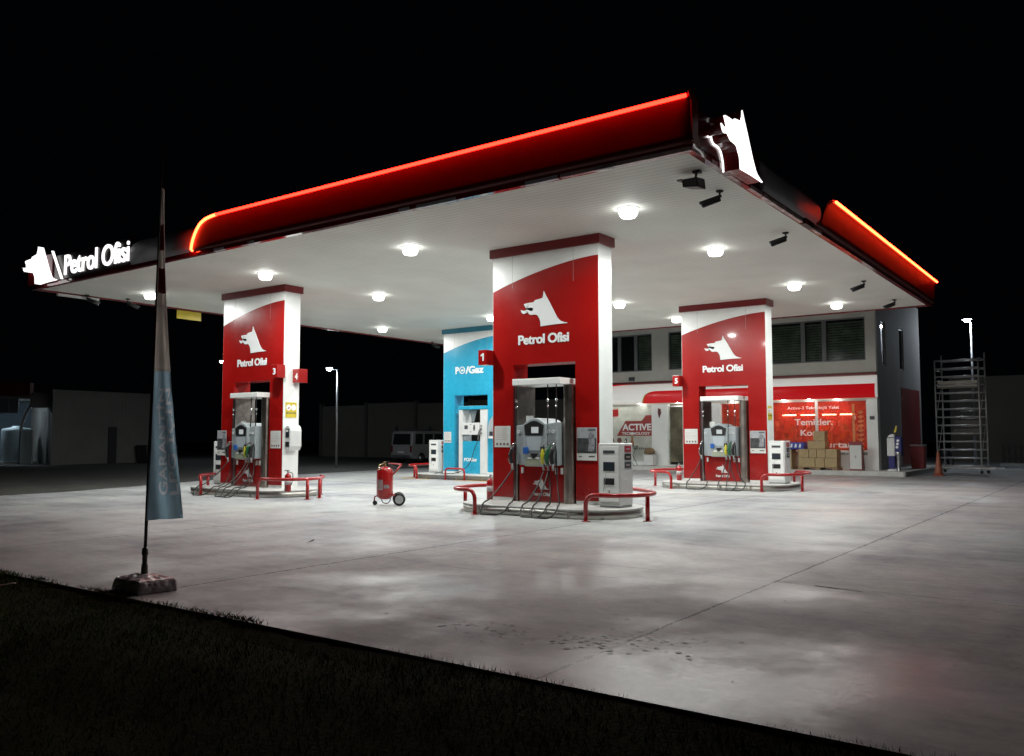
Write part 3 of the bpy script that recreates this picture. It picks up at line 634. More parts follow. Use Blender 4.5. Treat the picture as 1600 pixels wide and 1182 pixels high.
# ------------------------------------------------------------------ fuel dispensers (local: x from the left of the opening, y from the column front)
def make_dispenser():
    t = thing('fuel_dispenser', '', 'fuel pump')
    z = ZI
    for i, (a, b) in enumerate(((.10, .16),)):
        MB().box(a, b, -.06, .62, z, 2.70).build('side_panel', STEELD, t, .006)
    MB().prism([(1.34, -.02), (1.36, -.07), (1.42, -.10), (1.50, -.10), (1.56, -.07), (1.58, -.02), (1.58, .58), (1.34, .58)], z, 2.70, 'z').build('post', STEEL, t, .004)
    MB().prism([(.02, -.02), (.04, -.06), (.10, -.062), (.10, .3), (.02, .3)], z, 2.70, 'z').build('dark_post', mat('dark_red_post', (.06, .006, .008), .3), t)
    # header beam
    MB().box(.14, 1.38, -.24, .62, 2.705, 2.845).build('header_beam', WHITE, t, .012)
    # rear see-through leaves a gap; stainless back sheet on the left half
    # lower cabinet
    lc = MB().box(.17, 1.335, -.03, .55, z + .02, .98).build('lower_cabinet', RED, t, .006)
    dog('logo', LOGO, lc, .42, .26, .006, front(.55, -.031, .46))
    text('lettering', 'Petrol Ofisi', LOGO, lc, .44, .075, .006, .03, .95, front(.54, -.031, .33))
    MB().box(.17, 1.335, -.02, .5, z, z + .02).build('foot_plate', STEEL, t)
    # head
    hd = MB(); arc = [(.48 + .56 * i / 12, 1.86 + .13 * math.sin(math.pi * i / 12)) for i in range(13)]
    hd.prism([(.48, 1.02), (.52, .96), (1.00, .96), (1.04, 1.02)] + arc[::-1], -.30, .46).build('head', GREY, t, .015)
    for a, b, tp in ((.24, .475, 1.86), (1.045, 1.28, 1.90)):
        MB().prism([(a, 1.00), (b, .98), (b, tp), (a, tp - .03)], -.22, .40).build('nozzle_bay', GREY, t, .012)
    mb = MB(); mb.prism([(.54, 1.62), (.98, 1.62), (1.01, 1.84)] + [(.98 - .44 * i / 8, 1.84 + .09 * math.sin(math.pi * i / 8)) for i in range(1, 8)] + [(.51, 1.84)], -.312, -.298); mb.build('display_panel', BLACK, t)
    MB().box(.70, .88, -.318, -.311, 1.67, 1.80).build('display', LCD, t)
    MB().prism([(.60, 1.30), (.92, 1.30), (.96, 1.60), (.56, 1.60)], -.310, -.300).build('keypad_panel', mat('pale_panel', (.42, .48, .52), .35, vary=.1), t)
    mb = MB(); mb.box(.50, .62, -.35, -.300, 1.23, 1.37); mb.build('card_reader', BLUEN, t, .01)
    mb = MB(); mb.prism([(.68, 1.24), (.86, 1.24), (.83, 1.18), (.80, 1.14), (.74, 1.14), (.71, 1.18)], -.325, -.300); mb.build('intake', BLACK, t)
    MB().box(.94, 1.04, -.34, -.300, 1.26, 1.38).build('handle_recess', BLACK, t, .01)
    MB().box(.55, .99, -.312, -.300, .985, 1.13).build('product_label', mat('greenish_label', (.34, .38, .28), .5, vary=.2, scale=12), t)
    mb = MB()
    for k in (.60, .80, .92): mb.box(k, k + .10, -.318, -.3125, 1.12, 1.16)
    mb.build('button', LOGO, t)
    for x in (.30, 1.09, 1.20):
        MB().ring((x, -.232, 1.70), .030, .006, 'y', 16, 6).build('badge_ring', LOGO, t)
    MB().box(.35, .53, .0, .02, 1.90, 2.05).build('price_card', PAPER, t)
    # hanging hose retractors
    for x in (.20, 1.02, 1.24):
        tt = MB().cyl((x, -.16, 2.70), (x, -.16, 2.40), .012, 8).build('retractor', BLACK, t)
        mb = MB(); mb.lathe([(.005, -.035), (.03, -.02), (.03, .02), (.005, .035)], (x, -.16, 2.37), 10); mb.lathe([(.005, -.03), (.022, -.015), (.022, .015), (.005, .03)], (x, -.16, 2.24), 10); mb.cyl((x, -.16, 2.34), (x, -.16, 2.26), .005, 6); mb.build('retractor_clip', CAPW, tt)
    # nozzles
    for x, m in ((.20, BLACK), (1.02, YELN), (1.13, GREEN), (1.25, BLACK)):
        n = MB(); n.tube(smooth_path([(x, -.23, 1.40), (x - .015, -.30, 1.33), (x - .03, -.33, 1.18), (x - .025, -.30, 1.02)], 5), [.022] * 5 + [.042] * 10 + [.026], 10); no = n.build('nozzle', m, t)
        MB().tube(smooth_path([(x + .012, -.20, 1.45), (x + .0, -.29, 1.44), (x - .04, -.33, 1.34)], 4), .012, 8).build('spout', CAPW, no)
        MB().tube(smooth_path([(x - .055, -.34, 1.26), (x - .075, -.37, 1.14), (x - .04, -.34, 1.00)], 4), .008, 6).build('trigger_guard', CAPW, no)
        MB().tube([(x - .025, -.30, 1.02), (x - .02, -.28, .88)], [.022, .028], 8).build('swivel', mat('hose_cuff', (.38, .38, .38), .35), no)
    # hoses looping down onto the ground
    zf = .022
    loops = [([(.17, -.29, .88), (.10, -.55, .58), (.08, -.95, .30), (.10, -1.20, .225), (.12, -1.30, .12), (.16, -1.38, zf), (.36, -1.46, zf), (.60, -1.40, zf), (.72, -1.29, .10), (.72, -1.14, .225), (.52, -.75, .25), (.26, -.30, .46), (.19, -.18, 1.1), (.20, -.16, 2.4)]),
             ([(1.00, -.29, .86), (1.00, -.55, .54), (1.05, -.95, .28), (1.10, -1.20, .225), (1.12, -1.30, .12), (1.18, -1.39, zf), (1.38, -1.46, zf), (1.58, -1.40, zf), (1.66, -1.29, .11), (1.64, -1.14, .225), (1.46, -.75, .26), (1.18, -.32, .50), (1.06, -.22, 1.2), (1.02, -.16, 2.3)]),
             ([(1.11, -.29, .86), (1.16, -.55, .54), (1.28, -.95, .28), (1.36, -1.20, .225), (1.38, -1.30, .12), (1.44, -1.40, zf), (1.66, -1.50, zf), (1.86, -1.42, zf), (1.93, -1.29, .12), (1.90, -1.14, .225), (1.68, -.75, .27), (1.38, -.34, .54), (1.27, -.22, 1.2), (1.24, -.16, 2.3)])]
    for Pn in loops: MB().tube(smooth_path(Pn, 7), .0155, 8).build('hose', RUBBER, t)
    for x in (.26, 1.14, 1.28): MB().box(x, x + .05, -.07, -.035, .80, .93).build('hose_tag', WHITEP, t)
    return t
d0 = make_dispenser(); first = True
for (x, y, lb) in ((A[0] + OX0, A[1], 'fuel pump with grey head and hoses inside the nearest red column'), (Bc[0] + OX0, Bc[1], 'fuel pump with steel sheet and hoses inside the left red column'), (Cc[0] + OX0, Cc[1], 'fuel pump with grey head and hoses inside the red column numbered 5')):
    d = d0 if first else copy_tree(d0); first = False
    d.location = (x, y, 0); tag(d, lb, 'fuel pump', 'fuel pumps set in the columns')
# gas dispenser
t = thing('gas_dispenser', 'white and cyan gas pump standing in the cyan column', 'gas pump', (Dc[0] + .60, Dc[1], 0)); z = ZI
for a, b in ((.24, .42), (1.28, 1.60)): MB().box(a, b, -.08, .5, z, 2.62).build('white_post', WHITEP, t, .02)
MB().box(.24, 1.6, -.10, .5, 2.63, 2.76).build('header_beam', BLUE, t, .01)
MB().box(.43, 1.27, -.06, .42, z, 1.42).build('lower_cabinet', BLUE, t, .006)
text('lettering', 'PO/Gaz', LOGO, t, .62, .13, .006, .035, .95, front(.50, -.061, .66))
MB().box(.44, 1.26, -.14, .36, 1.66, 2.12).build('control_box', WHITEP, t, .015)
mb = MB(); mb.box(.58, .74, -.15, -.141, 1.88, 2.02); mb.box(1.02, 1.08, -.15, -.141, 1.82, 2.04); mb.box(1.00, 1.10, -.15, -.141, 1.90, 1.94); mb.box(.86, .90, -.15, -.141, 2.04, 2.07); mb.box(.86, .90, -.15, -.141, 1.76, 1.79); mb.build('gauge', INK, t)
MB().box(.44, .80, -.02, .02, 1.44, 1.64).build('grey_plate', GREY, t); MB().prism([(.46, 2.60), (.82, 2.60), (.68, 2.16), (.60, 2.16)], .3, .32).build('glass_plate', GREY, t)
n = MB().tube(smooth_path([(1.36, -.12, 1.90), (1.34, -.20, 1.78), (1.30, -.22, 1.58), (1.27, -.18, 1.45)], 5), .03, 8).build('nozzle', GREYD, t)
mb = MB()
for zz in (2.0, 1.88, 1.72): mb.lathe([(.03, 0), (.03, .03)], (1.37, -.13, zz), 12, 'y')
mb.build('knob', STEELD, t)
MB().tube(smooth_path([(1.27, -.2, 1.46), (1.18, -.3, 1.1), (1.08, -.45, .6), (.8, -.7, .28), (.2, -.75, ZI + .02), (-.25, -.8, ZI + .02), (-.6, -.95, .1)], 6), .014, 8).build('hose', RUBBER, t)

# ------------------------------------------------------------------ payment kiosks
def make_kiosk():
    t = thing('payment_kiosk', '', 'payment kiosk'); Hk = 1.27
    MB().box(.0, .50, .0, .52, .04, Hk).build('cabinet', WHITEP, t, .018)
    MB().box(.02, .48, .02, .50, .0, .04).build('foot', GREY, t)
    MB().box(.04, .46, -.012, -.0005, .12, Hk - .06).build('front_door', WHITE, t, .005)
    mb = MB(); mb.box(.12, .38, -.018, -.0125, Hk - .20, Hk - .14); mb.build('slot', GREYD, t)
    MB().box(.12, .38, -.020, -.0125, Hk - .55, Hk - .37).build('screen', SCREEN, t, .004)
    MB().box(.13, .37, -.022, -.0125, Hk - .82, Hk - .69).build('keypad', BLACK, t, .004)
    MB().box(.24, .26, -.018, -.0125, Hk - .98, Hk - .93).build('lock', GREYD, t)
    for k, m in enumerate((mat('label_red', (.40, .02, .04), .4), BLACK, GREYD)):
        l = MB().box(.5005, .506, .17, .44, Hk - .17 - .16 * k, Hk - .05 - .16 * k).build('side_label', m, t)
        MB().box(.5065, .5085, .23, .38, Hk - .125 - .16 * k, Hk - .10 - .16 * k).build('label_mark', mat('label_print', (.5, .4, .4), .5), l)
    MB().tube([(.13, -.03, Hk - .95), (.20, -.05, Hk - .60)], .006, 6).build('pen', GREY, t)
    return t
k0 = make_kiosk(); first = True
for (x, y, rz, lb) in ((-3.62, 3.42, 0, 'white payment kiosk right of the nearest red column'), (-3.80, 13.75, 0, 'white payment kiosk right of the red column numbered 5'),
                   (-17.22, 4.02, 0, 'white payment kiosk at the left of the left red column'), (-17.36, 13.85, 0, 'white payment kiosk at the left of the cyan column')):
    k = k0 if first else copy_tree(k0); first = False
    k.location = (x, y, ZI); k.rotation_euler = (0, 0, rz); tag(k, lb, 'payment kiosk', 'white payment kiosks beside the columns')
def wall_terminal(x, y0, z0, label):
    t = thing('wall_terminal', label, 'payment terminal', (x, y0, z0))
    MB().prism([(.0, .08), (.0, .64), (.08, .69), (.16, .69), (.21, .64), (.24, .54), (.24, .12), (.18, .0), (.05, .0)], 0, .40).build('housing', WHITEP, t, .02)
    MB().box(.05, .20, -.012, -.0005, .36, .60).build('screen', SCREEN, t, .004)
    MB().box(.07, .17, -.018, -.0125, .51, .57).build('receipt', PAPER, t)
    MB().box(.05, .20, -.012, -.0005, .10, .24).build('keypad', BLACK, t, .004)
wall_terminal(Bc[0] + 2.772, Bc[1] + .06, 1.22, 'white wall mounted terminal on the side of the left red column')
t = thing('wall_terminal', 'grey hooded terminal at the right of the cyan column, half hidden by the red column', 'payment terminal', (Dc[0] + 2.30, Dc[1] - .012, 0))
MB().prism([(.0, 1.55), (.0, 1.95), (.06, 2.18), (.20, 2.34), (.44, 2.42), (.44, 1.55)], -.12, 0).build('hood', GREY, t)
MB().box(.10, .44, -.22, -.12, 1.52, 1.60).build('shelf', WHITEP, t, .008); MB().box(.08, .30, -.135, -.121, 1.63, 1.78).build('screen', SCREEN, t)

# ------------------------------------------------------------------ guard rails
def rail(P, legs, label, r=.042, top=.50, fl=.22):
    t = thing('guard_rail', label, 'guard rail', (P[0][0], P[0][1], 0), group='red tube rails around the islands')
    o_ = Vector((P[0][0], P[0][1], 0))
    pts = [Vector((P[0][0], P[0][1], .0))] + [Vector((a, b, top)) for a, b in P] + [Vector((P[-1][0], P[-1][1], .0))]
    pts = [p - o_ for p in pts]
    MB().tube(fillet(pts, fl, 7), r, 14).build('rail_tube', REDP, t)
    for a, b in legs: MB().cyl((a - o_.x, b - o_.y, 0), (a - o_.x, b - o_.y, top - .01), r, 14).build('leg', REDP, t)
    for a, b in [P[0], P[-1]] + legs: MB().lathe([(.085, .0), (.085, .010), (.045, .014)], (a - o_.x, b - o_.y, .001), 16).build('base_plate', REDP, t)
rail([(-3.32, 2.42), (-2.74, 2.44), (-2.38, 2.95), (-2.40, 3.50), (-2.82, 4.10), (-3.75, 4.78)], [(-2.40, 3.15)], 'red tube guard rail wrapping the right end of the nearest island')
rail([(-5.95, 2.38), (-6.52, 2.42), (-6.93, 3.00), (-6.95, 3.70), (-6.6, 4.45), (-6.15, 4.85)], [(-6.90, 3.24)], 'red tube guard rail wrapping the left end of the nearest island')
rail([(-13.15, 2.50), (-12.6, 2.52), (-12.12, 2.85), (-12.02, 3.4), (-12.4, 4.05), (-13.2, 4.65)], [(-12.05, 3.2), (-12.22, 3.75)], 'red tube guard rail wrapping the right end of the left island', top=.52)
rail([(-15.85, 2.68), (-16.42, 3.0), (-16.88, 3.62), (-17.25, 4.3), (-17.2, 4.9), (-16.8, 5.2)], [(-16.86, 3.60)], 'red tube guard rail at the left end of the left island')
rail([(-3.62, 12.65), (-3.0, 12.72), (-2.70, 13.4), (-2.74, 14.4), (-3.1, 15.1), (-3.6, 15.5)], [(-2.76, 13.6)], 'red tube guard rail at the right end of the right column island')
rail([(-6.45, 12.66), (-7.2, 12.8), (-7.60, 13.6), (-7.60, 14.6), (-7.2, 15.2), (-6.6, 15.5)], [(-7.55, 13.8)], 'red tube guard rail at the left end of the right column island')
rail([(-15.60, 12.78), (-14.70, 12.78)], [], 'short red hoop rail in front of the cyan column pump', r=.035, top=.42, fl=.14)
rail([(-17.0, 12.75), (-17.5, 12.85), (-17.95, 13.5), (-17.95, 15.0), (-17.5, 15.7), (-16.9, 15.75)], [(-17.85, 13.55), (-17.85, 14.95)], 'red tube guard rail at the left end of the cyan column island')

# ------------------------------------------------------------------ extinguishers
def make_ext():
    t = thing('fire_extinguisher', '', 'fire extinguisher')
    MB().lathe([(.07, .0), (.083, .015), (.083, .38), (.07, .43), (.035, .46), (.03, .47)], n=20).build('cylinder', REDP, t)
    MB().lathe([(.022, .47), (.026, .50), (.02, .53)], n=12).build('valve', CAPW, t)
    MB().box(-.015, .015, -.10, .03, .53, .55).build('lever', BLACK, t, .004)
    MB().tube(smooth_path([(0, .03, .50), (.07, .09, .46), (.09, .08, .30), (.085, .03, .16)], 5), .011, 8).build('hose', RUBBER, t)
    MB().lathe([(.0845, .18), (.0845, .30)], n=20).build('label', mat('ext_label', (.55, .5, .5), .5, vary=.4, scale=20), t)
    return t
e0 = make_ext(); first = True
for (x, y, rz, lb) in ((-12.60, 3.02, 0, 'small red fire extinguisher standing on the island right of the left red column'), (-6.71, 3.90, 1, 'red fire extinguisher at the left foot of the nearest red column'), (-6.80, 14.0, 2, 'red fire extinguisher at the left foot of the red column numbered 5')):
    e = e0 if first else copy_tree(e0); first = False
    e.location = (x, y, ZI); e.rotation_euler = (0, 0, rz); tag(e, lb, 'fire extinguisher', 'small extinguishers on the islands')

# wheeled extinguisher. local: +x to the camera's right, -y to the camera
t = thing('wheeled_extinguisher', 'large red wheeled fire extinguisher standing alone on the concrete', 'fire extinguisher', (-9.13, 3.05, 0), rz=R(45))
tilt = Matrix.Rotation(0, 4, 'Y')
MB().lathe([(.03, .135), (.12, .15), (.175, .20), (.19, .26), (.19, .76), (.18, .82), (.14, .87), (.07, .895), (.03, .90)], (-.03, 0, 0), 32).build('cylinder', REDP, t)
lb = MB(); 
for k in range(6):
    a0, a1 = R(208 + 8 * k), R(216 + 8 * k); r_ = .1925
    lb.face([(-.03 + r_ * math.cos(a0), r_ * math.sin(a0), .36), (-.03 + r_ * math.cos(a1), r_ * math.sin(a1), .36), (-.03 + r_ * math.cos(a1), r_ * math.sin(a1), .60), (-.03 + r_ * math.cos(a0), r_ * math.sin(a0), .60)])
lb.build('label', mat('pale_label', (.42, .30, .30), .5, vary=.6, scale=14), t)
lb = MB()
for k in range(5):
    a0, a1 = R(262 + 8 * k), R(270 + 8 * k); r_ = .1925
    lb.face([(-.03 + r_ * math.cos(a0), r_ * math.sin(a0), .40), (-.03 + r_ * math.cos(a1), r_ * math.sin(a1), .40), (-.03 + r_ * math.cos(a1), r_ * math.sin(a1), .48), (-.03 + r_ * math.cos(a0), r_ * math.sin(a0), .48)])
lb.build('label', mat('grey_label', (.30, .26, .28), .5, vary=.6, scale=16), t)
BR = mat('brass', (.38, .30, .16), .3, metal=1.)
mb = MB(); mb.lathe([(.035, .90), (.03, .94), (.022, .96), (.022, .99), (.035, 1.0), (.035, 1.01)], (-.03, 0, 0), 14); mb.build('valve', BR, t)
MB().box(-.02, .07, -.012, .012, 1.0, 1.02).build('valve_lever', BLACK, t, .004)
MB().tube(smooth_path([(-.03, 0, .96), (-.13, -.05, .95), (-.18, -.10, .87), (-.10, -.16, .84)], 5), .013, 8).build('hose', BR, t)
mb = MB()
for s in (-1, 1): mb.tube([(.14, .13 * s, .70), (.24, .13 * s, .80), (.35, .13 * s, .95)], .016, 8)
mb.tube([(.35, -.14, .95), (.35, .14, .95)], .018, 8)
for s in (-1, 1): mb.tube([(.35, .13 * s, .95), (.05, .10 * s, .97)], .012, 8)
mb.build('push_handle', REDP, t)
MB().tube(smooth_path([(.05, -.02, .93), (.18, -.10, .90), (.26, -.02, .82), (.20, .08, .80), (.10, .03, .88), (.22, -.06, .86)], 5), .014, 8).build('coiled_hose', RUBBER, t)
mb = MB(); mb.cyl((.30, -.22, .145), (.30, .22, .145), .014, 8); mb.tube([(.13, -.10, .26), (.30, -.16, .145)], .018, 8); mb.tube([(.13, .10, .26), (.30, .16, .145)], .018, 8); mb.build('axle_frame', REDP, t)
for s in (-1, 1):
    wmb = MB(); wmb.ring((.30, .24 * s, .145), .118, .027, 'y', 30, 10); wh = wmb.build('wheel', RUBBER, t)
    rm = MB(); rm.lathe([(.095, -.014), (.10, 0), (.095, .014)], (.30, .24 * s, .145), 24, 'y'); rm.lathe([(.03, -.03), (.03, .03)], (.30, .24 * s, .145), 14, 'y'); rm.build('rim', ALU, wh)
mb = MB(); mb.tube([(-.16, 0, .24), (-.26, 0, .20), (-.27, 0, .10)], .018, 8); mb.build('castor_arm', REDP, t)
MB().lathe([(.05, -.022), (.055, 0), (.05, .022)], (-.255, 0, .056), 18, 'y').build('castor_wheel', RUBBER, t)
MB().ring((0.0, 0, .14), .10, .012, 'y', 20, 8).build('lower_hoop', STEELD, t)

# ------------------------------------------------------------------ feather flag
t = thing('feather_flag', 'tall narrow feather flag, white above and teal below, on a plastic wrapped base', 'flag', (-3.36, -6.44, 0))
lean = lambda z: Vector((-.001 * z - .01, .018 * z, z))
bs = MB(); c = [(-.30, -.20), (.28, -.24), (.32, .20), (-.27, .24)]
bs.hexa([(a, b, .0) for a, b in c] + [(a * .93, b * .9, .125) for a, b in c])
b_o = bs.build('base_block', PLASTW, t, .02)
bs = MB(); bs.hexa([(a * .9, b * .86, .126) for a, b in c] + [(a * .25, b * .25, .175) for a, b in c]); bs.build('base_cover', PLASTW, t, .01)
for o__ in [q for q in t.children if q.name.startswith('base_')]:
    sb_ = o__.modifiers.new('sub', 'SUBSURF'); sb_.subdivision_type = 'SIMPLE'; sb_.levels = 4; sb_.render_levels = 4
    tx = bpy.data.textures.new('crumple', 'CLOUDS'); tx.noise_scale = .09; dm = o__.modifiers.new('crumple', 'DISPLACE'); dm.texture = tx; dm.strength = .018; dm.mid_level = .5
MB().lathe([(.035, .17), (.032, .26), (.026, .27), (.026, .36), (.034, .37), (.030, .43), (.016, .44)], n=14).build('pole_socket', mat('wet_grey_plastic', (.10, .11, .10), .3), t)
PT = 4.80
MB().tube([lean(.40), lean(1.5), lean(2.8), lean(3.9), lean(PT)], [.017, .017, .013, .008, .005], 8).build('pole', mat('pole_grey', (.035, .035, .035), .4), t)
def banner(z0, z1, name, m, wlim=None, du=0, u0=0., u1=1., thick=.0):
    mb = MB(); NZ, NU = 60, 8; rows = []
    for j in range(NZ + 1):
        z = z0 + (z1 - z0) * j / NZ; f = (4.62 - z) / (4.62 - .72); wd = .030 + .35 * max(0, f) ** 1.62 if f > 0 else .03
        row = []
        for i in range(NU + 1):
            u = u0 + (u1 - u0) * i / NU; q = u * wd; wave = .030 * math.sin(z * 4.2 + u * 5) * u + .020 * math.sin(z * 11 + 3 * u) * u + .026 * math.sin(u * 10 + z * 1.8)
            p = lean(z) + Vector((.26 * q + wave * .8, .965 * q - wave * .5, -.06 * u * f + 0)); row.append(p)
        rows.append(row)
    return mb, rows, NZ, NU
def flagpt(u, z, d=0.):
    f = (4.62 - z) / (4.62 - .72); wd = .030 + .35 * max(0, f) ** 1.62 if f > 0 else .03
    q = u * wd; wave = .030 * math.sin(z * 4.2 + u * 5) * u + .020 * math.sin(z * 11 + 3 * u) * u + .026 * math.sin(u * 10 + z * 1.8)
    return lean(z) + Vector((.26 * q + wave * .8, .965 * q - wave * .5, 0)) + Vector((.965, -.26, 0)) * (.004 + d)
def cloth(name, z0, z1, m, u0=0., u1=1., d=0., skew=0.):
    mb = MB(); NZ, NU = max(2, int((z1 - z0) * 20)), 8; rr = []
    for j in range(NZ + 1):
        rr.append([[mb.bm.verts.new(flagpt(u0 + (u1 - u0) * i / NU, z0 + (z1 - z0) * j / NZ + skew * (i / NU), d + e)) for i in range(NU + 1)] for e in (0, -.0015)])
    for a, b in zip(rr, rr[1:]):
        for L_ in (0, 1):
            for i in range(NU):
                f = mb.bm.faces.new((a[L_][i], a[L_][i + 1], b[L_][i + 1], b[L_][i])); f.smooth = True
    for i in range(NU): mb.bm.faces.new((rr[0][0][i], rr[0][1][i], rr[0][1][i + 1], rr[0][0][i + 1]))
    return mb.build(name, m, t)
def cloth_mat(name, c):
    m = mat(name, c, .85, vary=.3, scale=6); nt = m.node_tree; b = nt.nodes['Principled BSDF']; out = nt.nodes['Material Output']
    tl = nt.nodes.new('ShaderNodeBsdfTranslucent'); tl.inputs[0].default_value = (*c, 1); mx = nt.nodes.new('ShaderNodeMixShader'); mx.inputs[0].default_value = .6
    nt.links.new(b.outputs[0], mx.inputs[1]); nt.links.new(tl.outputs[0], mx.inputs[2]); nt.links.new(mx.outputs[0], out.inputs[0]); return m
CW = cloth_mat('flag_white', (.78, .78, .74)); CT = cloth_mat('flag_teal', (.28, .46, .56)); CR = cloth_mat('flag_red', (.35, .05, .05))
cloth('upper_cloth', 3.0, 4.30, CW)
cloth('upper_cloth', 2.30, 3.0, CW)
cloth('stripe', 3.15, 3.42, CR, .15, .95, .002); cloth('stripe', 3.62, 3.9, CR, .2, .9, .002)
FT = cloth_mat('flag_letter', (.58, .66, .70))
def printed_cloth():
    "lower cloth and its lettering as one tiled sheet (x = height, y = across), bent onto the flag"
    from mathutils.geometry import delaunay_2d_cdt
    V2, E2 = [], []
    for s_, y0, ln, hh in (('GARANTİN', .60, 1.14, .27), ('LPG İÇİN', .93, 1.14, .27)):
        cu = bpy.data.curves.new('c', 'FONT'); cu.body = s_; cu.size = 1; cu.offset = .02; cu.resolution_u = 3; cu.space_character = 1.04
        q = bpy.data.objects.new('c', cu); COL.objects.link(q)
        me = bpy.data.meshes.new_from_object(q.evaluated_get(bpy.context.evaluated_depsgraph_get())); bpy.data.objects.remove(q)
        bm = bmesh.new(); bm.from_mesh(me); bmesh.ops.remove_doubles(bm, verts=bm.verts, dist=1e-4)
        xs = [v.co.x for v in bm.verts]; a, b = min(xs), max(xs); idx = {}
        for e in bm.edges:
            if len(e.link_faces) == 1:
                for v in e.verts:
                    if v.index not in idx: idx[v.index] = len(V2); V2.append(Vector((.98 + (v.co.x - a) / (b - a) * ln, y0 - v.co.y / .73 * hh)))
                E2.append((idx[e.verts[0].index], idx[e.verts[1].index]))
        bm.free()
    segs = [(V2[a].copy(), V2[b].copy()) for a, b in E2]
    NZ, NU = 70, 10; base = len(V2)
    for j_ in range(NZ + 1):
        for i_ in range(NU + 1): V2.append(Vector((.72 + 1.58 * j_ / NZ, i_ / NU)))
    bd = [base + j_ * (NU + 1) for j_ in range(NZ + 1)]; E2 += list(zip(bd, bd[1:])); bd = [base + j_ * (NU + 1) + NU for j_ in range(NZ + 1)]; E2 += list(zip(bd, bd[1:]))
    vs, _, fs, _, _, _ = delaunay_2d_cdt(V2, E2, [], 0, 1e-6)
    def inside(p):
        c = 0
        for a, b in segs:
            if (a.x > p.x) != (b.x > p.x) and p.y < (b.y - a.y) * (p.x - a.x) / (b.x - a.x) + a.y: c ^= 1
        return c
    for want, nm, mt in ((0, 'lower_cloth', CT), (1, 'lettering', FT)):
        b = bmesh.new(); vm = [b.verts.new(flagpt(min(1, max(0, v.y)), v.x, 0)) for v in vs]
        for f in fs:
            c = sum((vs[k] for k in f), Vector((0, 0))) / len(f)
            if inside(c) == want:
                q = b.faces.new([vm[k] for k in f]); q.smooth = True
        bmesh.ops.delete(b, geom=[v for v in b.verts if not v.link_faces], context='VERTS')
        me = bpy.data.meshes.new(nm); b.to_mesh(me); b.free(); me.materials.append(mt)
        o_ = bpy.data.objects.new(nm, me); COL.objects.link(o_); o_.parent = t
printed_cloth()

# ------------------------------------------------------------------ shop building (local u right, v back)
BY = -.0092
shop = thing('shop_building', 'two storey cream station shop with long red and white awning behind the columns', 'building', (-3.466, 25.94, 0), rz=BY)
UL = -14.2; DV = 8.6; TOP = 7.9
wins = [(-4.95, -.40, (-3.0, -2.1)), (-9.42, -6.1, (-8.4, -7.3)), (-13.6, -10.30, (-12.12, -11.2))]
WZ0, WZ1 = 4.77, 6.60
fw = MB(); t_ = .25
# upper facade with openings
fw.box(UL, 0, 0, t_, 4.05, WZ0); fw.box(UL, 0, 0, t_, WZ1, TOP)
edges = [UL] + [q for w_ in sorted(wins) for q in w_[:2]] + [0]
for a, b in zip(edges[::2], edges[1::2]): fw.box(a, b, 0, t_, WZ0, WZ1)
fw.box(UL, 0, .02, t_, 3.13, 4.05)
fw.build('front_wall', CREAM, shop)
for a, b, c_ in ((-.41, 0, .40), (-10.35, -9.52, .3), (-7.6, -6.85, .3), (UL, -13.95, .3)): MB().box(a, b, 0, c_, .0, 3.13).build('pillar_wall', WHITE, shop)
MB().box(-6.85, -.41, .03, .28, .0, .93).build('sill_wall', WHITE, shop)
MB().box(-6.85, -.41, .0, .028, .80, .94).build('sill_strip', PAPER, shop)
text('lettering', 'Petrol Ofisi', INK, shop, 1.3, .10, .004, .02, 1, front(-1.75, -.001, .83))
# side and rear walls, roof
sw = MB(); sw.box(-.20, -.002, t_ + .002, .95, 0, TOP); sw.box(-.2, -.002, 1.75, 4.3, 0, TOP); sw.box(-.2, -.002, 5.15, DV, 0, TOP)
for a, b in ((.95, 1.75), (4.3, 5.15)): sw.box(-.2, -.002, a, b, 0, 4.6); sw.box(-.2, -.002, a, b, 6.5, TOP)
sw.box(UL, UL + .2, t_, DV, 0, TOP); sw.box(UL + .2, -.2, DV - .2, DV, 0, TOP); sw.build('side_wall', GREYW, shop)
MB().box(UL + .2, -.2, t_, DV - .2, TOP - .3, TOP - .1).build('roof', DARKM, shop)
MB().box(UL + .2, -.2, t_, DV - .2, 3.9, 4.05).build('floor_slab', CREAM, shop)
for a, b in ((.95, 1.75), (4.3, 5.15)):
    f = MB(); f.box(-.10, -.05, a, a + .05, 4.6, 6.5); f.box(-.10, -.05, b - .05, b, 4.6, 6.5); f.box(-.10, -.05, a + .05, b - .05, 6.45, 6.5); f.box(-.1, -.05, a + .05, b - .05, 4.6, 4.66); fo = f.build('window', WHITEP, shop)
    MB().box(-.085, -.07, a + .05, b - .05, 4.66, 6.45).build('pane', GLASS, fo)
FRM = mat('window_frame', (.20, .21, .21), .45, vary=.1)
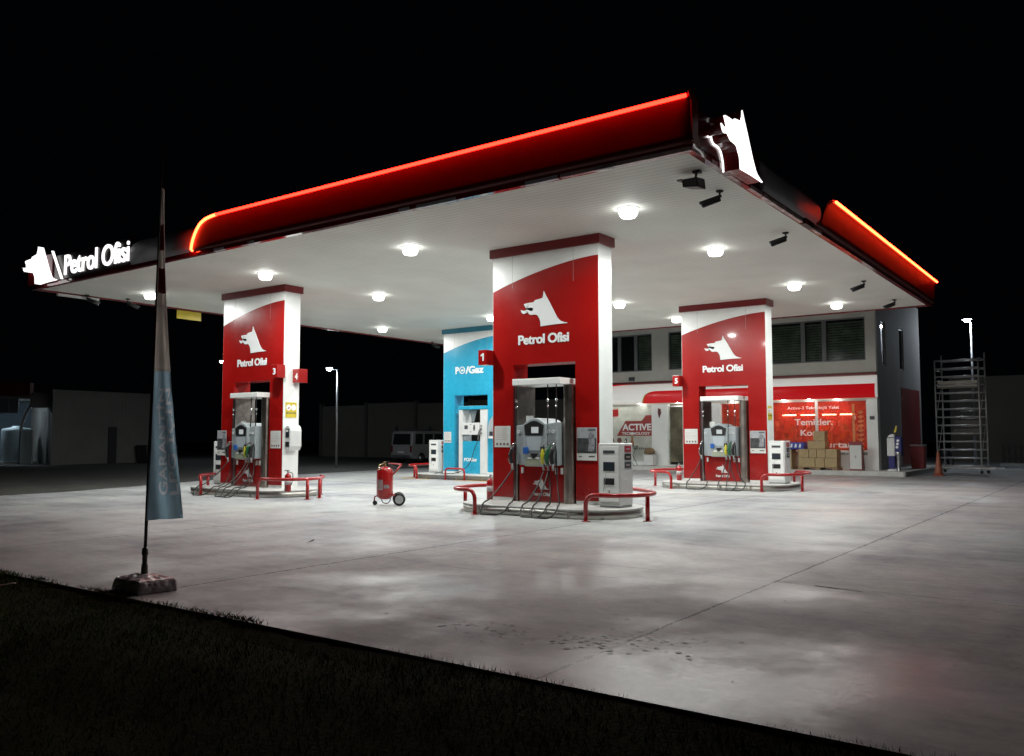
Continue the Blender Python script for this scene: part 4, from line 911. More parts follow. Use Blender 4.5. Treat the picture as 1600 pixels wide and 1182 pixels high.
for a, b, ms in wins:
    f = MB(); d0_, d1_ = .05, .12
    f.box(a, b, d0_, d1_, WZ0, WZ0 + .06); f.box(a, b, d0_, d1_, WZ1 - .06, WZ1); f.box(a, a + .05, d0_, d1_, WZ0 + .06, WZ1 - .06); f.box(b - .05, b, d0_, d1_, WZ0 + .06, WZ1 - .06)
    for m_ in ms: f.box(m_ - .09, m_ + .09, d0_ - .01, d1_, WZ0 + .06, WZ1 - .06)
    fo = f.build('window', FRM, shop)
    ed = [a] + list(ms) + [b]
    for i, (p, q) in enumerate(zip(ed, ed[1:])):
        p2 = p + (.09 if i else .05); q2 = q - (.09 if i < len(ms) else .05)
        MB().box(p2, q2, .10, .108, WZ0 + .06, WZ1 - .06).build('pane', CLEARG, fo)
        if a < -13 and i == 1: continue
        if a < -13 and i == 0: continue
        bl = MB(); zt_ = WZ1 - .08
        n = int((WZ1 - WZ0 - .14) / .115)
        for k in range(n):
            zz = WZ0 + .10 + .115 * k
            bl.hexa([(p2 + .01, .200, zz), (q2 - .01, .200, zz), (q2 - .01, .206, zz), (p2 + .01, .206, zz), (p2 + .01, .150, zz + .085), (q2 - .01, .150, zz + .085), (q2 - .01, .156, zz + .085), (p2 + .01, .156, zz + .085)])
        if a < -13: bl.box(p2 + .01, q2 - .01, .17, .18, 5.95, 6.5)
        bl.build('blind', BLIND, fo)
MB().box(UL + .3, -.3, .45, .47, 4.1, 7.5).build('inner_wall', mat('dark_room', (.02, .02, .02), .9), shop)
# sills catching light
MB().box(UL, .03, -.03, -.0005, 4.20, 4.26).build('ledge', REDD, shop)
# awning (box with rounded front)
AP = [(0.02, 3.20), (-.30, 3.18), (-.40, 3.22), (-.44, 3.34), (-.44, 3.62), (-.40, 3.76), (-.30, 3.92), (-.16, 4.05), (0.02, 4.12)]
def awn(name, u0, u1, P, m, off=0.):
    P2 = [(a, b) for a, b in P]
    mb = MB(); mb.prism([(a - (off if a < 0 else 0), b) for a, b in P2], u0, u1, 'x', True); return mb.build(name, m, shop)
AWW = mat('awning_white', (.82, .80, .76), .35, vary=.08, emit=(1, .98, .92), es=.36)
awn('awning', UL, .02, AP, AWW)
# red lower band with rounded left end and a yellow edge line
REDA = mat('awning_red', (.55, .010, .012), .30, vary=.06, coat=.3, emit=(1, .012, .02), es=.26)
def band(u0, u1, lr, m, off, z0, z1, name):
    prof2 = [(-.30, 3.175), (-.40, 3.20), (-.445, 3.34), (-.445, 3.55), (-.43, 3.66), (-.40, 3.755)]
    mb = MB(); rows = []
    us = [u0 + lr * (1 - math.cos(math.pi / 2 * i / 10)) for i in range(11)] + [u1]
    for u in us:
        tt = math.sqrt(max(0, 1 - ((u0 + lr - u) / lr) ** 2)) if u < u0 + lr else 1
        tt = max(tt, .03); row = []
        for k in range(9):
            q = tt * k / 8 * 5; i = min(int(q), 4); f = q - i
            row.append((prof2[i][0] * (1 - f) + prof2[i + 1][0] * f - off, prof2[i][1] * (1 - f) + prof2[i + 1][1] * f))
        rows.append([mb.bm.verts.new((u, a, b)) for a, b in row])
    for a, b in zip(rows, rows[1:]):
        for k in range(8): mb.bm.faces.new((a[k], b[k], b[k + 1], a[k + 1])).smooth = True
    o = mb.build(name, m, shop); s_ = o.modifiers.new('solid', 'SOLIDIFY'); s_.thickness = .008; s_.offset = 0
    return o
band(-10.66, .025, .75, mat('awning_yellow', (.75, .42, .05), .35), .004, 0, 0, 'awning_edge_line')
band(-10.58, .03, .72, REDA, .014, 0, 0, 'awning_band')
MB().prism([(UL - .005, 4.14), (.04, 4.14), (.04, 4.20), (UL - .005, 4.20)], -.20, -.001).build('awning_trim', REDD, shop)
MB().prism([(UL, 3.78), (-13.3, 3.95), (-12.4, 4.06), (-11.2, 4.13), (UL, 4.13)], -.36, -.30).build('awning_swoosh', REDA, shop)
# glazing
def pane(u0, u1, z0, z1, v, m, name='shop_window', mull=()):
    f = MB(); f.box(u0, u1, v - .03, v + .03, z0, z0 + .05); f.box(u0, u1, v - .03, v + .03, z1 - .05, z1); f.box(u0, u0 + .05, v - .03, v + .03, z0 + .05, z1 - .05); f.box(u1 - .05, u1, v - .03, v + .03, z0 + .05, z1 - .05)
    for m_ in mull: f.box(m_ - .06, m_ + .06, v - .035, v + .03, z0 + .05, z1 - .05)
    fo = f.build(name, WHITEP, shop)
    ed = [u0 + .05] + list(mull) + [u1 - .05]
    for i, (p, q) in enumerate(zip(ed, ed[1:])): MB().box(p + (.06 if i else 0), q - (.06 if i < len(mull) else 0), v - .004, v + .004, z0 + .05, z1 - .05).build('pane', m, fo)
    return fo
sw1 = pane(-6.85, -.41, .95, 3.13, .10, FILMR, mull=(-4.75, -2.5,))
WT = mat('decal_white', (.75, .75, .75), .5, vary=.05, emit=(1, .95, .9), es=.06)
def dec(s, u, z, w_, c_, m=WT, b=.02): return text('lettering', s, m, sw1, w_, c_, .003, b, 1, front(u, .065, z))
dec('Active-3 Teknolojili Yakıt', -3.75, 2.76, 2.2, .13, WT, .005)
dec('Temizler.', -3.45, 2.08, 1.62, .27); dec('Korur.', -3.2, 1.62, 1.15, .26); dec('Kurtar.', -2.45, 1.12, 1.52, .25); dec('N', -4.66, 1.85, .22, .26)
dec('R', -.98, 2.30, .12, .16, WT)
mb = MB()
for k in range(9):
    zz = 2.62 - .19 * k; mb.prism([(-.80, zz), (-.66, zz + .05), (-.56, zz - .02), (-.68, zz - .11), (-.78, zz - .07)], .055, .062)
mb.build('decal_shapes', mat('decal_orange', (.62, .20, .06), .5, vary=.3), sw1)
MB().box(-1.02, -.92, .05, .062, 1.02, 2.95).build('decal_stripe', mat('decal_orange2', (.60, .24, .08), .5, vary=.3), sw1)
sw2 = pane(-13.95, -10.35, .35, 3.13, .12, FILMW, mull=())
RD2 = mat('active_red', (.30, .035, .03), .5)
mb = MB(); mb.prism([(-12.35, 1.62), (-11.85, 2.35), (-10.95, 2.35), (-10.72, 2.62), (-10.41, 2.62), (-10.41, 1.62)], .105, .114); mb.build('decal_badge', RD2, sw2)
text('lettering', 'ACTIVE', LOGO, sw2, 1.58, .32, .003, .03, 1, front(-12.02, .103, 1.90))
text('lettering', 'TECHNOLOGY', LOGO, sw2, 1.55, .13, .003, .02, 1, front(-12.05, .103, 1.68))
text('lettering', 'Kar  Verme', INK, sw2, 1.75, .15, .003, .02, 1, front(-12.4, .113, .95))
MB().box(-13.0, -12.25, .09, .113, 2.58, 2.95).build('red_notice', mat('red_notice', (.55, .02, .02), .5), sw2)
for k in range(2): MB().lathe([(.13, 0), (.13, .006)], (-12.62 + .42 * k, .107, 1.40), 18, 'y').build('round_decal', mat('brown_decal', (.16, .06, .05), .5), sw2)
MB().box(-13.95, -10.35, .05, .25, 0, .35).build('sill_wall', WHITE, shop)
dr = pane(-9.52, -7.6, .20, 3.05, .08, CLEARG, 'door', mull=(-8.55,))
MB().tube([(-8.70, .02, 1.0), (-8.70, -.02, 1.02), (-8.70, -.02, 1.5), (-8.70, .02, 1.52)], .015, 8).build('handle', ALU, dr)
MB().prism([(-8.95, .3), (-7.7, .3), (-7.7, 2.2), (-8.5, 2.2), (-8.80, 1.95), (-8.95, 1.6)], .9, .95).build('inner_counter', CREAM, dr)
for u in (-13.2, -10.9, -8.9, -6.2, -3.85, -2.75, -1.6):
    MB().lathe([(.06, 3.185), (.05, 3.165), (.002, 3.16)], (u, -.14, 0), 14).build('awning_spot', mat('awning_spot_lens', (.8, .8, .8), .3, vary=0, emit=(1, .96, .88), es=95), shop)
# interior
MB().box(UL + .25, -.45, .3, 6.2, .0, .19).build('shop_floor', mat('shop_floor', (.35, .33, .30), .4), shop)
MB().box(UL + .25, -.45, 6.0, 6.1, .19, 3.4).build('shop_back_wall', mat('shop_inner', (.55, .45, .35), .7, vary=.3, scale=2), shop)
MB().box(UL + .25, -.45, .3, 6.0, 3.40, 3.45).build('shop_ceiling', WHITE, shop)
GD = [mat('goods_%s' % n_, c_, .5, vary=.3, scale=9) for n_, c_ in (('orange', (.6, .25, .05)), ('white', (.6, .6, .55)), ('yellow', (.6, .45, .05)), ('green', (.08, .3, .08)), ('brown', (.25, .10, .04)), ('blue', (.05, .15, .4)))]
for u in (-6.3, -4.9, -3.5, -2.1):
    f_ = MB()
    for zz in (.25, .65, 1.05, 1.45, 1.85): f_.box(u, u + 1.05, 1.9, 2.3, zz, zz + .03)
    f_.box(u - .03, u, 1.9, 2.3, .2, 2.3); f_.box(u + 1.05, u + 1.08, 1.9, 2.3, .2, 2.3); so_ = f_.build('shelf_unit', WHITEP, shop)
    bs_ = [MB() for _ in GD]
    for zz in (.28, .68, 1.08, 1.48, 1.88):
        q = u + .02
        while q < u + .95:
            w_ = random.uniform(.06, .14); random.choice(bs_).box(q, q + w_ - .01, 1.92, 2.15, zz + .001, zz + random.uniform(.14, .30)); q += w_
    for b_, m_ in zip(bs_, GD): b_.build('goods', m_, so_, kind='stuff')
for a, b in ((-4.1, -3.5), (-3.3, -2.68), (-2.36, -1.78), (-1.62, -1.02)):
    f = MB().box(a, b, .42, .46, 2.50, 2.545).build('tube_light', TUBE, shop)
for k, u in enumerate((-3.95, -2.9, -1.6, -6.2, -8.4, -11.0, -12.6)):
    MB().lathe([(.07, 3.38), (.05, 3.36), (.002, 3.355)], (u, 1.0, 0), 14).build('spot_light', SPOTM, shop)
for u, v, s_ in ((-8.5, 1.6, 1.0), (-12.2, .9, 1.0), (-3.4, 1.6, 1), (-1.6, 1.6, 1), (-5.6, 1.6, 1)):
    MB().box(u - .5, u + .5, v, v + .12, 3.30, 3.36).build('tube_light', mat('tube_bright', (.8, .8, .8), .3, vary=0, emit=(1, .95, .85), es=55), shop)
# small things on the wall
MB().box(-11.55, -11.25, -.06, -.001, 4.32, 4.50).build('vent', GREYD, shop)
MB().box(-.30, -.12, -.05, -.001, 2.28, 2.42).build('doorbell_box', GREYD, shop, .01)
o_ = MB().prism([(-9.98, 2.95), (-9.86, 2.90), (-9.84, 2.70), (-9.94, 2.48), (-10.0, 2.72)], -.05, -.001).build('wall_hook', mat('dark_red_ornament', (.12, .02, .02), .5), shop)
MB().box(-.001, .012, 4.35, 8.2, .3, 3.8).build('side_panel', mat('dark_red_board', (.20, .02, .022), .5, vary=.3, scale=1), shop)

# sidewalk
m_sw = mat('kerb_concrete', (.55, .55, .52), .6, vary=.2, scale=3, bump=.1)
sd = MB(); sd.prism(rounded(UL - 1.5, 1.25, -1.15, DV, .12, 4), 0.001, ZI, 'z'); so = sd.build('shop_sidewalk', m_sw, kind='structure'); so.location = (-3.466, 25.94, 0); so.rotation_euler = (0, 0, BY)
def SL(u, v, z=ZI): return (-3.466 + u * math.cos(BY) - v * math.sin(BY), 25.94 + u * math.sin(BY) + v * math.cos(BY), z)

# pallets and cartons
def carton(u, v, z, w_, d_, h_, label, rz=0):
    t = thing('carton', label, 'carton', SL(u, v, z), rz=rz, group='brown cartons stacked before the shop window')
    b = MB().box(0, w_, 0, d_, 0, h_).build('box', CARD, t, .008)
    MB().box(w_ * .46, w_ * .54, -.002, d_ + .002, h_ - .06, h_ + .002).build('tape', mat('tape', (.40, .33, .22), .3), t)
def pallet(u, v, w_, d_, label):
    t = thing('pallet', label, 'pallet', SL(u, v), group='wooden pallets before the shop window')
    for k in range(3): MB().box(w_ * k / 2 * .86, w_ * k / 2 * .86 + w_ * .14, 0, d_, .0, .09).build('bearer', WOOD, t)
    for k in range(5): MB().box(0, w_, d_ * k / 5, d_ * k / 5 + d_ * .15, .091, .115).build('deck_board', WOOD, t)
pallet(-4.30, -.95, 1.05, .8, 'wooden pallet under the blue pack and left cartons'); pallet(-3.02, -.95, 1.62, .8, 'wooden pallet carrying the taller carton stack')
Z0 = ZI + .118
for r_ in range(2):
    for k in range(2): carton(-4.28 + .50 * k, -.93, Z0 + .36 * r_, .49, .6, .355, ['left carton in the bottom row of the left pallet', 'right carton in the bottom row of the left pallet', 'left carton in the upper row of the left pallet', 'right carton in the upper row of the left pallet'][r_ * 2 + k])
for k, (u, w_) in enumerate(((-3.00, .68), (-2.30, .36), (-1.92, .50))): carton(u, -.93, Z0, w_, .6, .38, ['wide carton at the bottom left of the right pallet', 'narrow carton at the bottom middle of the right pallet', 'carton at the bottom right of the right pallet'][k])
for k, (u, w_) in enumerate(((-2.99, .42), (-2.55, .30), (-2.23, .34), (-1.87, .46))): carton(u, -.93, Z0 + .39, w_, .58, .36, ['leftmost carton of the second layer on the right pallet', 'second carton from the left in the second layer, right pallet', 'third carton from the left in the second layer, right pallet', 'rightmost carton of the second layer on the right pallet'][k])
carton(-2.60, -.92, Z0 + .76, .72, .55, .33, 'wide carton forming the third layer of the right pallet')
carton(-2.36, -.90, Z0 + 1.10, .46, .5, .40, 'square carton standing topmost on the stack')
t = thing('blue_pack', 'long blue wrapped pack lying on the cartons of the left pallet', 'pack', SL(-4.05, -.90, Z0 + .73))
MB().box(0, 1.28, 0, .55, 0, .30).build('wrap', mat('blue_wrap', (.02, .05, .35), .3, vary=.3, scale=5), t, .02)
mb = MB()
for k in range(6): mb.prism([(.16 + .18 * k, .08), (.25 + .18 * k, .08), (.27 + .18 * k, .22), (.20 + .18 * k, .24)], -.004, -.0005)
mb.build('print_mark', LOGO, t)
# a-frame board
t = thing('pavement_board', 'white and red pavement sign board standing by the shop corner', 'sign board', SL(-.98, -.75))
MB().prism([(0, 0), (.06, 0), (.16, 1.10), (.14, 1.18), (.02, 1.18)], 0, .52, 'x').build('frame', mat('dark_red_frame', (.22, .02, .03), .4), t, .01)
MB().box(.03, .49, -.012, -.0005, .06, 1.03).build('board', PAPER, t)
MB().prism([(.20, .0), (.42, .0), (.22, 1.12), (.16, 1.12)], .02, .50, 'x').build('rear_leg', mat('dark_red_frame', (.2, .02, .03), .4), t)
MB().prism([(.22, .58), (.26, .64), (.30, .58), (.28, .50), (.24, .50)], -.016, -.013).build('mark', mat('faint_print', (.42, .36, .36), .6), t)
# air and water unit
t = thing('air_water_unit', 'white and blue air and water unit outside the shop corner', 'air pump', SL(.45, -.55))
MB().prism([(0, .60), (0, 1.30), (.06, 1.42), (.14, 1.48), (.30, 1.48), (.30, .60)], 0, .32).build('white_body', WHITEP, t, .03)
NAVY = mat('navy_panel', (.012, .016, .14), .35, vary=.2)
MB().box(.305, .56, 0, .32, .60, 1.40).build('blue_side', NAVY, t, .03); MB().box(.04, .28, .03, .30, .04, .598).build('blue_leg', NAVY, t, .02)
MB().lathe([(.22, .0), (.20, .05), (.10, .10), (.02, .12)], (.18, .14, 0), 20).build('foot', WHITEP, t)
mb = MB()
for k in range(3): mb.lathe([(.055, 0), (.055, .008)], (.42 - .02 * k, -.009, 1.22 - .13 * k), 12, 'y')
mb.build('gauge', LOGO, t)
MB().prism([(.25, 1.55), (.33, 1.82), (.38, 1.80), (.33, 1.55)], .12, .16).build('yellow_hose_guide', YEL, t)
MB().box(.0, .30, -.006, -.0005, 1.33, 1.36).build('dark_line', BLACK, t)
t = thing('steel_bollard', 'short steel bollard with flared head beside the air unit', 'bollard', SL(.93, -.75))
MB().lathe([(.075, 0), (.07, .02), (.07, .62), (.11, .68), (.115, .76), (.10, .78)], n=18).build('post', ALU, t)
t = thing('waste_bin', 'red waste bin with pale bag standing at the dark side wall', 'waste bin', SL(.62, 3.0))
MB().hexa([(0, 0, 0), (.5, 0, 0), (.5, .5, 0), (0, .5, 0), (-.05, -.03, .95), (.55, -.03, .95), (.55, .55, .95), (-.05, .55, .95)]).build('body', mat('dark_red_bin', (.25, .015, .02), .5, vary=.2), t, .02)
MB().box(-.04, .54, -.02, .54, .96, 1.03).build('bag_rim', mat('bag', (.35, .35, .34), .5, vary=.4, scale=10), t, .02)
# folding table and things before the left window
t = thing('folding_table', 'small dark folding table before the frosted shop window', 'table', SL(-11.35, -.55))
MB().box(-.42, .42, -.25, .25, .92, .95).build('table_top', mat('dark_table', (.06, .045, .035), .5), t)
for s in (-1, 1):
    for q in (-1, 1): MB().tube([(.38 * s, .2 * q, .92), (.14 * s, .2 * q, .50), (.40 * s, .2 * q, .0)], .014, 6).build('leg', BLACK, t)
MB().tube([(-.26, -.2, .30), (.26, -.2, .30)], .01, 6).build('cross_bar', BLACK, t)
t = thing('bottle', 'dark bottle standing on the left of the folding table', 'bottle', SL(-11.5, -.5, ZI + .951)); MB().lathe([(.05, 0), (.055, .02), (.055, .26), (.02, .36), (.02, .44)], n=12).build('glass_body', GLASS, t)
t = thing('plush_figure', 'plain pale orange cloth bundle sitting on the folding table', 'bundle', SL(-11.15, -.5, ZI + .951))
MB().lathe([(.06, 0), (.09, .05), (.08, .2), (.05, .30), (.055, .42), (.03, .5)], n=12).build('cloth_body', mat('tan_cloth', (.35, .18, .08), .8, vary=.4, scale=12), t)
MB().lathe([(.03, .5), (.12, .55), (.10, .62), (.02, .66)], n=12).build('white_top', PAPER, t)
t = thing('storage_box', 'white plastic box standing on the pavement by the shop door', 'box', SL(-10.5, -.6)); MB().box(0, .5, 0, .4, .02, .50).build('body', WHITEP, t, .02); MB().box(-.01, .51, -.01, .41, .501, .53).build('lid', WHITEP, t, .01)
t = thing('brown_sack', 'brown sack lying on top of the white plastic box', 'sack', SL(-10.5, -.6, ZI + .532)); MB().lathe([(.05, 0), (.24, .04), (.27, .14), (.20, .28), (.06, .34)], (.22, .2, 0), 16).build('cloth', mat('sack_brown', (.22, .15, .08), .85, vary=.3, scale=8, bump=.5, bscale=8), t)

# ------------------------------------------------------------------ right side: cone, scaffold, lamp, wall, fence
t = thing('traffic_cone', 'orange traffic cone standing before the scaffold tower', 'traffic cone', (-1.33, 26.44, 0))
MB().box(-.22, .22, -.22, .22, .001, .04).build('base', ORANGE, t, .01); MB().lathe([(.17, .04), (.14, .2), (.045, .95), (.03, .98)], n=20).build('cone_body', ORANGE, t)
MB().lathe([(.121, .34), (.086, .58)], n=20).build('white_band', mat('cone_band', (.55, .40, .35), .5), t)
SCM = mat('scaffold_tube', (.62, .63, .64), .35, metal=.35, vary=.25, scale=5)
def scaffold():
    t = thing('scaffold_tower', 'tall aluminium scaffold tower with ladder frames beside the shop', 'scaffold', (-1.92, 29.8, 0), rz=R(-12))
    W_, D_, HT = 1.78, .75, 4.90
    for x in (0, W_):
        for y in (0, D_):
            MB().cyl((x, y, .12), (x, y, HT + (.0 if y == 0 else .28)), .034, 8).build('post', SCM, t)
            MB().lathe([(.06, -.025), (.07, 0), (.06, .025)], (x, y, .07), 14, 'y').build('castor', RUBBER, t)
    for y in (0, D_):
        for k in range(14):
            z = .30 + .352 * k
            if z > HT: break
            MB().cyl((0, y, z), (W_, y, z), .031, 6).build('rung', SCM, t)
    for x in (0, W_):
        for z in (4.0, 4.45, 4.9): MB().cyl((x, 0, z), (x, D_, z), .024, 6).build('guard_tube', SCM, t)
    for z0, z1 in ((.6, 2.4), (2.4, 4.0)):
        for x in (0, W_): MB().cyl((x, 0, z0), (x, D_, z1), .016, 6).build('brace', SCM, t)
    MB().box(.08, W_ - .08, .03, .05, 3.72, 3.98).build('toe_board', mat('pale_board', (.55, .53, .45), .5, vary=.2), t)
    MB().box(.05, W_ - .05, .10, D_ - .1, 3.68, 3.715).build('platform', mat('platform_ply', (.30, .27, .22), .6), t)
    MB().box(.5, W_ - .1, .5, .54, 1.6, 2.35).build('hanging_panel', mat('pale_board2', (.10, .10, .09), .5), t)
    MB().box(-.35, W_ + .55, -.05, .05, .20, .25).build('base_plank', SCM, t); MB().box(-.25, W_ + .65, D_ - .05, D_ + .05, .22, .26).build('base_plank', SCM, t)
    for k in range(5): MB().cyl((.85, .45, 1.35 + .33 * k), (1.55, .45, 1.35 + .33 * k), .014, 6).build('ladder_rung', SCM, t)
scaffold()
def street_lamp(x, y, h, arm, label, power=1.0, m=SLAMP, hs=.16):
    t = thing('street_lamp', label, 'street lamp', (x, y, 0), group='lit street lamps around the station')
    MB().tube([(0, 0, 0), (0, 0, h)], [.07, .04], 12).build('pole', mat('galvanised', (.35, .36, .37), .45, metal=.7, vary=.2), t)
    if arm: MB().tube([(0, 0, h - .05), (arm[0], arm[1], h + .05)], .025, 8).build('arm', mat('galvanised', (.35, .36, .37), .45), t)
    ax, ay = arm if arm else (0, 0)
    MB().box(ax - hs * 1.5, ax + hs * 1.5, ay - hs, ay + hs, h + .06, h + .15).build('lamp_head', GREYD, t, .01)
    MB().lathe([(hs, .055), (hs * .95, -.02), (hs * .5, -.06), (.002, -.065)], (ax, ay, h), 16).build('lens', m, t)
street_lamp(-1.35, 36.5, 7.35, (-.12, -.25), 'lit street lamp above the scaffold tower at the right')
t = thing('boundary_wall', 'tall pale precast wall running behind the scaffold on the right', 'wall', (0, 0, 0))
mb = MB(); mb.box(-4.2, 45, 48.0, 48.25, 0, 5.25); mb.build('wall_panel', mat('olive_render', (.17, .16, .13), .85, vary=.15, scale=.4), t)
mb = MB()
for k in range(9): mb.box(-4.2 + 6 * k, -3.95 + 6 * k, 47.9, 47.995, 0, 5.3)
mb.build('pilaster', mat('olive_render', (.2, .19, .15), .85), t)
t = thing('picket_fence', 'low dark picket fence in front of the pale wall at the right', 'fence', (-.8, 42.0, 0))
for k in range(60): MB().box(.14 * 2 * k, .14 * 2 * k + .13, 0, .03, .15, 1.15).build('picket', mat('fence_dark', (.05, .045, .04), .8), t)
for z in (.35, .9): MB().box(0, 17, .031, .07, z, z + .08).build('rail', mat('fence_dark', (.05, .045, .04), .8), t)
MB().box(-.8, 22, 40.9, 41.1, .0, .14).build('kerb', m_sw, kind='structure')
t = thing('motorcycle', 'dark motorcycle parked in the gap between shop and scaffold', 'motorcycle', (-2.55, 35.3, 0), rz=1.3)
for x in (-.62, .62):
    wm = MB().ring((x, 0, .31), .25, .06, 'y', 24, 8).build('wheel', RUBBER, t); MB().lathe([(.16, -.03), (.16, .03)], (x, 0, .31), 18, 'y').build('rim', ALU, wm)
MB().prism([(-.5, .55), (-.2, .35), (.25, .38), (.45, .75), (.35, .92), (.05, .88), (-.05, .74), (-.75, .82), (-.8, .72)], -.13, .13).build('body', BLACK, t, .04)
MB().tube([(.62, 0, .31), (.42, 0, .95), (.36, -.3, 1.02)], .02, 6).build('fork', STEELD, t); MB().tube([(.40, -.32, 1.0), (.42, 0, .96), (.40, .32, 1.0)], .015, 6).build('handlebar', BLACK, t)
MB().lathe([(.02, -.05), (.09, .0), (.08, .03)], (.55, 0, .86), 12, 'x').build('headlight', CAPW, t)

# ------------------------------------------------------------------ left and back: walls, van, warehouse, wash bay
def camdist(px, d, z=0):
    v = FW + RT * ((px - 800) / 1337.9); return Vector((CP.x + v.x * d, CP.y + v.y * d, z))
t = thing('rear_wall', 'pale concrete panel wall in the dark behind the van', 'wall', (0, 0, 0))
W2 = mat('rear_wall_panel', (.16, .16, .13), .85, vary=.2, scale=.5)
Yw = 36.0
mb = MB()
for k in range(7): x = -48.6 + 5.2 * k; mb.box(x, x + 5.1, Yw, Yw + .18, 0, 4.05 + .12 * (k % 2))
mb.build('wall_panel', W2, t)
mb = MB()
for k in range(8): x = -48.6 + 5.2 * k; mb.box(x - .18, x + .06, Yw - .12, Yw + .2, 0, 4.25)
mb.build('wall_post', mat('wall_post', (.10, .10, .09), .9), t)
t = thing('yard_gate', 'dark barred gate in front of the rear wall left of the van', 'gate', (-37.2, 33.0, 0))
mb = MB()
for k in range(16): mb.box(.18 * k, .18 * k + .03, 0, .03, .1, 1.9)
mb.box(-.1, 2.9, -.03, 0, 1.6, 1.66); mb.box(-.1, 2.9, -.03, 0, .2, .26); mb.build('bars', GREYD, t)
mb = MB(); mb.box(-.25, -.1, -.08, .08, 0, 2.3); mb.box(2.9, 3.05, -.08, .08, 0, 2.3); mb.build('gate_post', GREYD, t)
# van aligned with -Y
t = thing('van', 'dark grey boxy passenger van parked in the shadows by the cyan column', 'van', (-31.35, 26.2, 0))
L_, Wd = 4.15, 1.72
body = [(0.0, .36), (.0, 1.05), (.10, 1.82), (.22, 1.92), (2.6, 1.93), (2.78, 1.86), (3.20, 1.15), (4.05, 1.0), (4.15, .85), (4.15, .36), (3.95, .28), (.15, .26)]
MB().prism(body, 0, Wd, 'x').build('body', CARP, t, .05)
for (p, q) in ((.28, .95), (1.08, 1.85), (1.97, 2.72)):
    lo = [(p, 1.14), (q + (.30 if q > 2.5 else 0), 1.14), (q, 1.76), (p + .05, 1.76)]
    MB().prism(lo, Wd + .001, Wd + .012, 'x').build('window', GLASS, t)
MB().hexa([(.14, -.008, 1.12), (Wd - .14, -.008, 1.12), (Wd - .14, .02, 1.12), (.14, .02, 1.12), (.2, .07, 1.76), (Wd - .2, .07, 1.76), (Wd - .2, .12, 1.76), (.2, .12, 1.76)]).build('rear_window', GLASS, t)
MB().box(.15, Wd - .15, -.05, .0, .34, .50).build('bumper', GREYD, t, .02); MB().box(.60, 1.12, -.062, -.051, .60, .72).build('number_plate', mat('plate', (.5, .5, .5), .5), t)
for x in (.02, 1.56): MB().box(x, x + .14, -.012, .03, .66, 1.05).build('tail_light', mat('tail_lamp', (.12, .01, .01), .15), t, .01)
for y in (.85, 3.35):
    for x, s in ((Wd - .12, 1), (.02, -1)):
        wm = MB().lathe([(.20, -.10), (.31, -.09), (.32, 0), (.31, .09), (.20, .10)], (x + .04, y, .32), 26, 'x').build('wheel', RUBBER, t); MB().lathe([(.02, .105), (.19, .112), (.19, .09)], (x + .04, y, .32), 20, 'x').build('rim', ALU, wm)
mb = MB()
for k in range(2): mb.tube([(.25 + 1.2 * k, .4, 2.0), (.25 + 1.2 * k, 2.5, 2.0)], .018, 6)
mb.build('roof_rail', GREYD, t)
MB().box(Wd + .02, Wd + .16, 2.80, 2.90, 1.12, 1.28).build('mirror', BLACK, t, .02)
p = camdist(527, 44); street_lamp(p.x, p.y, 5.05, (-.34, -.24), 'lit street lamp on a thin pole between the left column and the van', hs=.13)
p = camdist(352, 60); street_lamp(p.x, p.y, 6.85, (-.25, -.18), 'distant lit street lamp just left of the left red column', hs=.10)

# warehouse at the left
pa, pb = camdist(84, 49), camdist(244, 54.5)
ang = math.atan2(pb.y - pa.y, pb.x - pa.x); ln = (pb - pa).length
t = thing('warehouse', 'long low dark warehouse with ribbed cladding behind the feather flag', 'warehouse', (pa.x, pa.y, 0), rz=ang)
CLAD = mat('ribbed_clad', (.19, .185, .175), .6, vary=.2, scale=.7)
mb = MB(); n = int(ln / .25); pr = []
for k in range(n): pr += [(k * .25, 0), (k * .25 + .14, 0), (k * .25 + .16, -.010), (k * .25 + .23, -.010)]
pr += [(n * .25, 0), (n * .25 - 2, 8), (3, 8)]
mb.prism(pr, 0, 4.15, 'z'); mb.build('wall', CLAD, t)
MB().prism([(-.1, -.12), (ln + .1, -.12), (ln - 2, 8), (3, 8)], 4.16, 4.30, 'z').build('roof', CLAD, t)
MB().box(ln * .52, ln * .60, -.10, -.032, 0, 2.2).build('door', mat('darkdoor', (.03, .03, .035), .6), t)
t = thing('skip_bin', 'dark closed skip bin standing against the warehouse', 'bin', (pa.x + (pb.x - pa.x) * .80, pa.y + (pb.y - pa.y) * .80, 0), rz=ang)
MB().hexa([(0, -1.3, 0), (1.9, -1.3, 0), (1.9, -.3, 0), (0, -.3, 0), (-.15, -1.4, 1.0), (2.05, -1.4, 1.0), (2.05, -.2, 1.0), (-.15, -.2, 1.0)]).build('body', GREYD, t, .03)
MB().box(-.12, 2.02, -1.38, -.22, 1.001, 1.08).build('lid', BLACK, t, .02)

# wash bay: local x to the camera's right, y away
po = camdist(-30, 50); ang = math.atan2(RT.y, RT.x)
bay = thing('wash_bay', 'open wash bay with dark red roof edge and lit wall at the far left', 'car wash', (po.x, po.y, 0), rz=ang)
WB = mat('bay_wall', (.30, .36, .38), .6, vary=.2, scale=1)
MB().box(-6, 2.9, 0, .4, 4.0, 4.75).build('roof_fascia', mat('bay_red', (.10, .012, .014), .5), bay)
MB().box(-6, 4.2, .42, 6.5, 3.85, 4.2).build('roof', GREYW, bay)
MB().box(2.95, 4.3, -.05, .35, 3.3, 4.05).build('roof_return', GREYW, bay)
MB().box(-6, 2.0, .45, .50, 3.0, 3.98).build('translucent_panel', mat('bay_poly', (.12, .14, .16), .5), bay)
for k in range(5): MB().box(-2.2 + .9 * k, -2.14 + .9 * k, .41, .448, 3.0, 3.98).build('panel_rib', GREYW, bay)
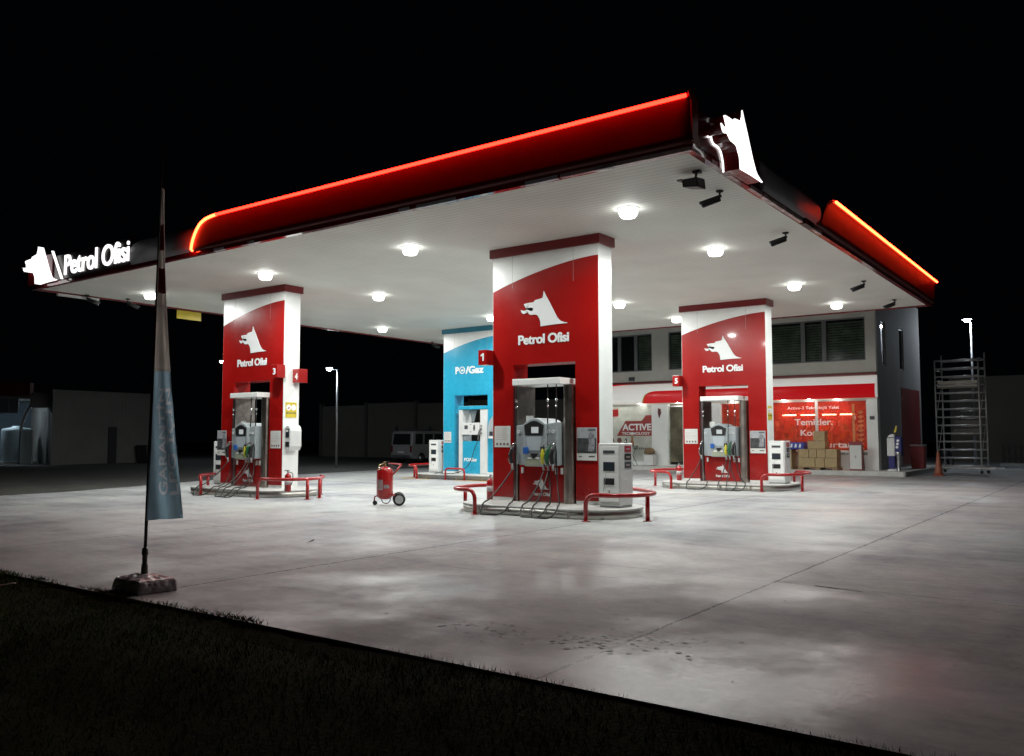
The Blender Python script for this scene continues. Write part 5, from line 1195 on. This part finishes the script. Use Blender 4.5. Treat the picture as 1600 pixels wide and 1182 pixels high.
MB().box(3.95, 4.15, .45, 6.3, 0, 3.84).build('side_wall', WB, bay)
MB().box(-6, 3.94, 6.0, 6.2, 0, 3.84).build('back_wall', mat('bay_back', (.06, .09, .11), .7, vary=.3), bay)
MB().tube(fillet([(2.12, .6, 0), (2.12, .6, 2.6), (2.85, .6, 3.83)], .8, 6), .09, 8).build('curved_post', GREYW, bay)
MB().box(3.88, 3.94, .9, 1.0, .55, 2.3).build('hose_rack', BLACK, bay); MB().box(3.6, 3.86, 1.2, 1.5, .6, 2.25).build('control_cabinet', WHITEP, bay)
# lamps inside the bay
for xx, yy in ((-3.0, 1.4), (.4, 1.4), (3.45, 1.2)): MB().box(xx - .45, xx + .45, yy, yy + .1, 3.76, 3.82).build('bay_lamp', mat('bay_tube', (.8, .8, .8), .3, vary=0, emit=(.75, .9, 1), es=110), bay)
def near_bay(lx, ly): return (po.x + RT.x * lx - RT.y * ly * 1.0, po.y + RT.y * lx + RT.x * ly, 0)
t = thing('water_tank', 'pale blue cylindrical water tank lit under the wash bay roof', 'tank', near_bay(1.15, 1.9), rz=ang)
MB().lathe([(.82, .12), (.85, .2), (.85, 1.95), (.80, 2.08), (.3, 2.2), (.28, 2.26)], n=30).build('shell', mat('tank_plastic', (.45, .55, .60), .45, vary=.1), t)
MB().box(-.9, .9, -.9, .9, .001, .11).build('stand', WHITEP, t)
t = thing('folding_screen', 'upright pale ribbed panel standing right of the water tank', 'panel', near_bay(2.35, .2), rz=ang)
mb = MB(); pr = []
for k in range(6): pr += [(.07 * k, .08 * k), (.07 * k + .035, .08 * k - .05)]
pr += [(.42, .48), (.42, .53), (0, .06)]; mb.prism(pr, .03, 2.05, 'z'); mb.build('panel_sheet', mat('panel_blue', (.42, .50, .53), .5), t)
MB().box(.405, .45, .42, .54, .0, 2.1).build('edge_post', WHITEP, t)
t = thing('wash_trolley', 'dark red tool trolley deep inside the wash bay', 'trolley', near_bay(3.2, 3.8), rz=ang)
MB().box(0, .6, 0, .5, .15, .95).build('cabinet', mat('darkred2', (.10, .01, .015), .5), t, .02)
for k in range(2): MB().ring((.1 + .4 * k, 0, .09), .07, .02, 'y', 16, 6).build('wheel', RUBBER, t)

# ------------------------------------------------------------------ finish
for o in list(bpy.data.objects):
    if o.get('category') is not None and o.parent is not None:
        del o['category']
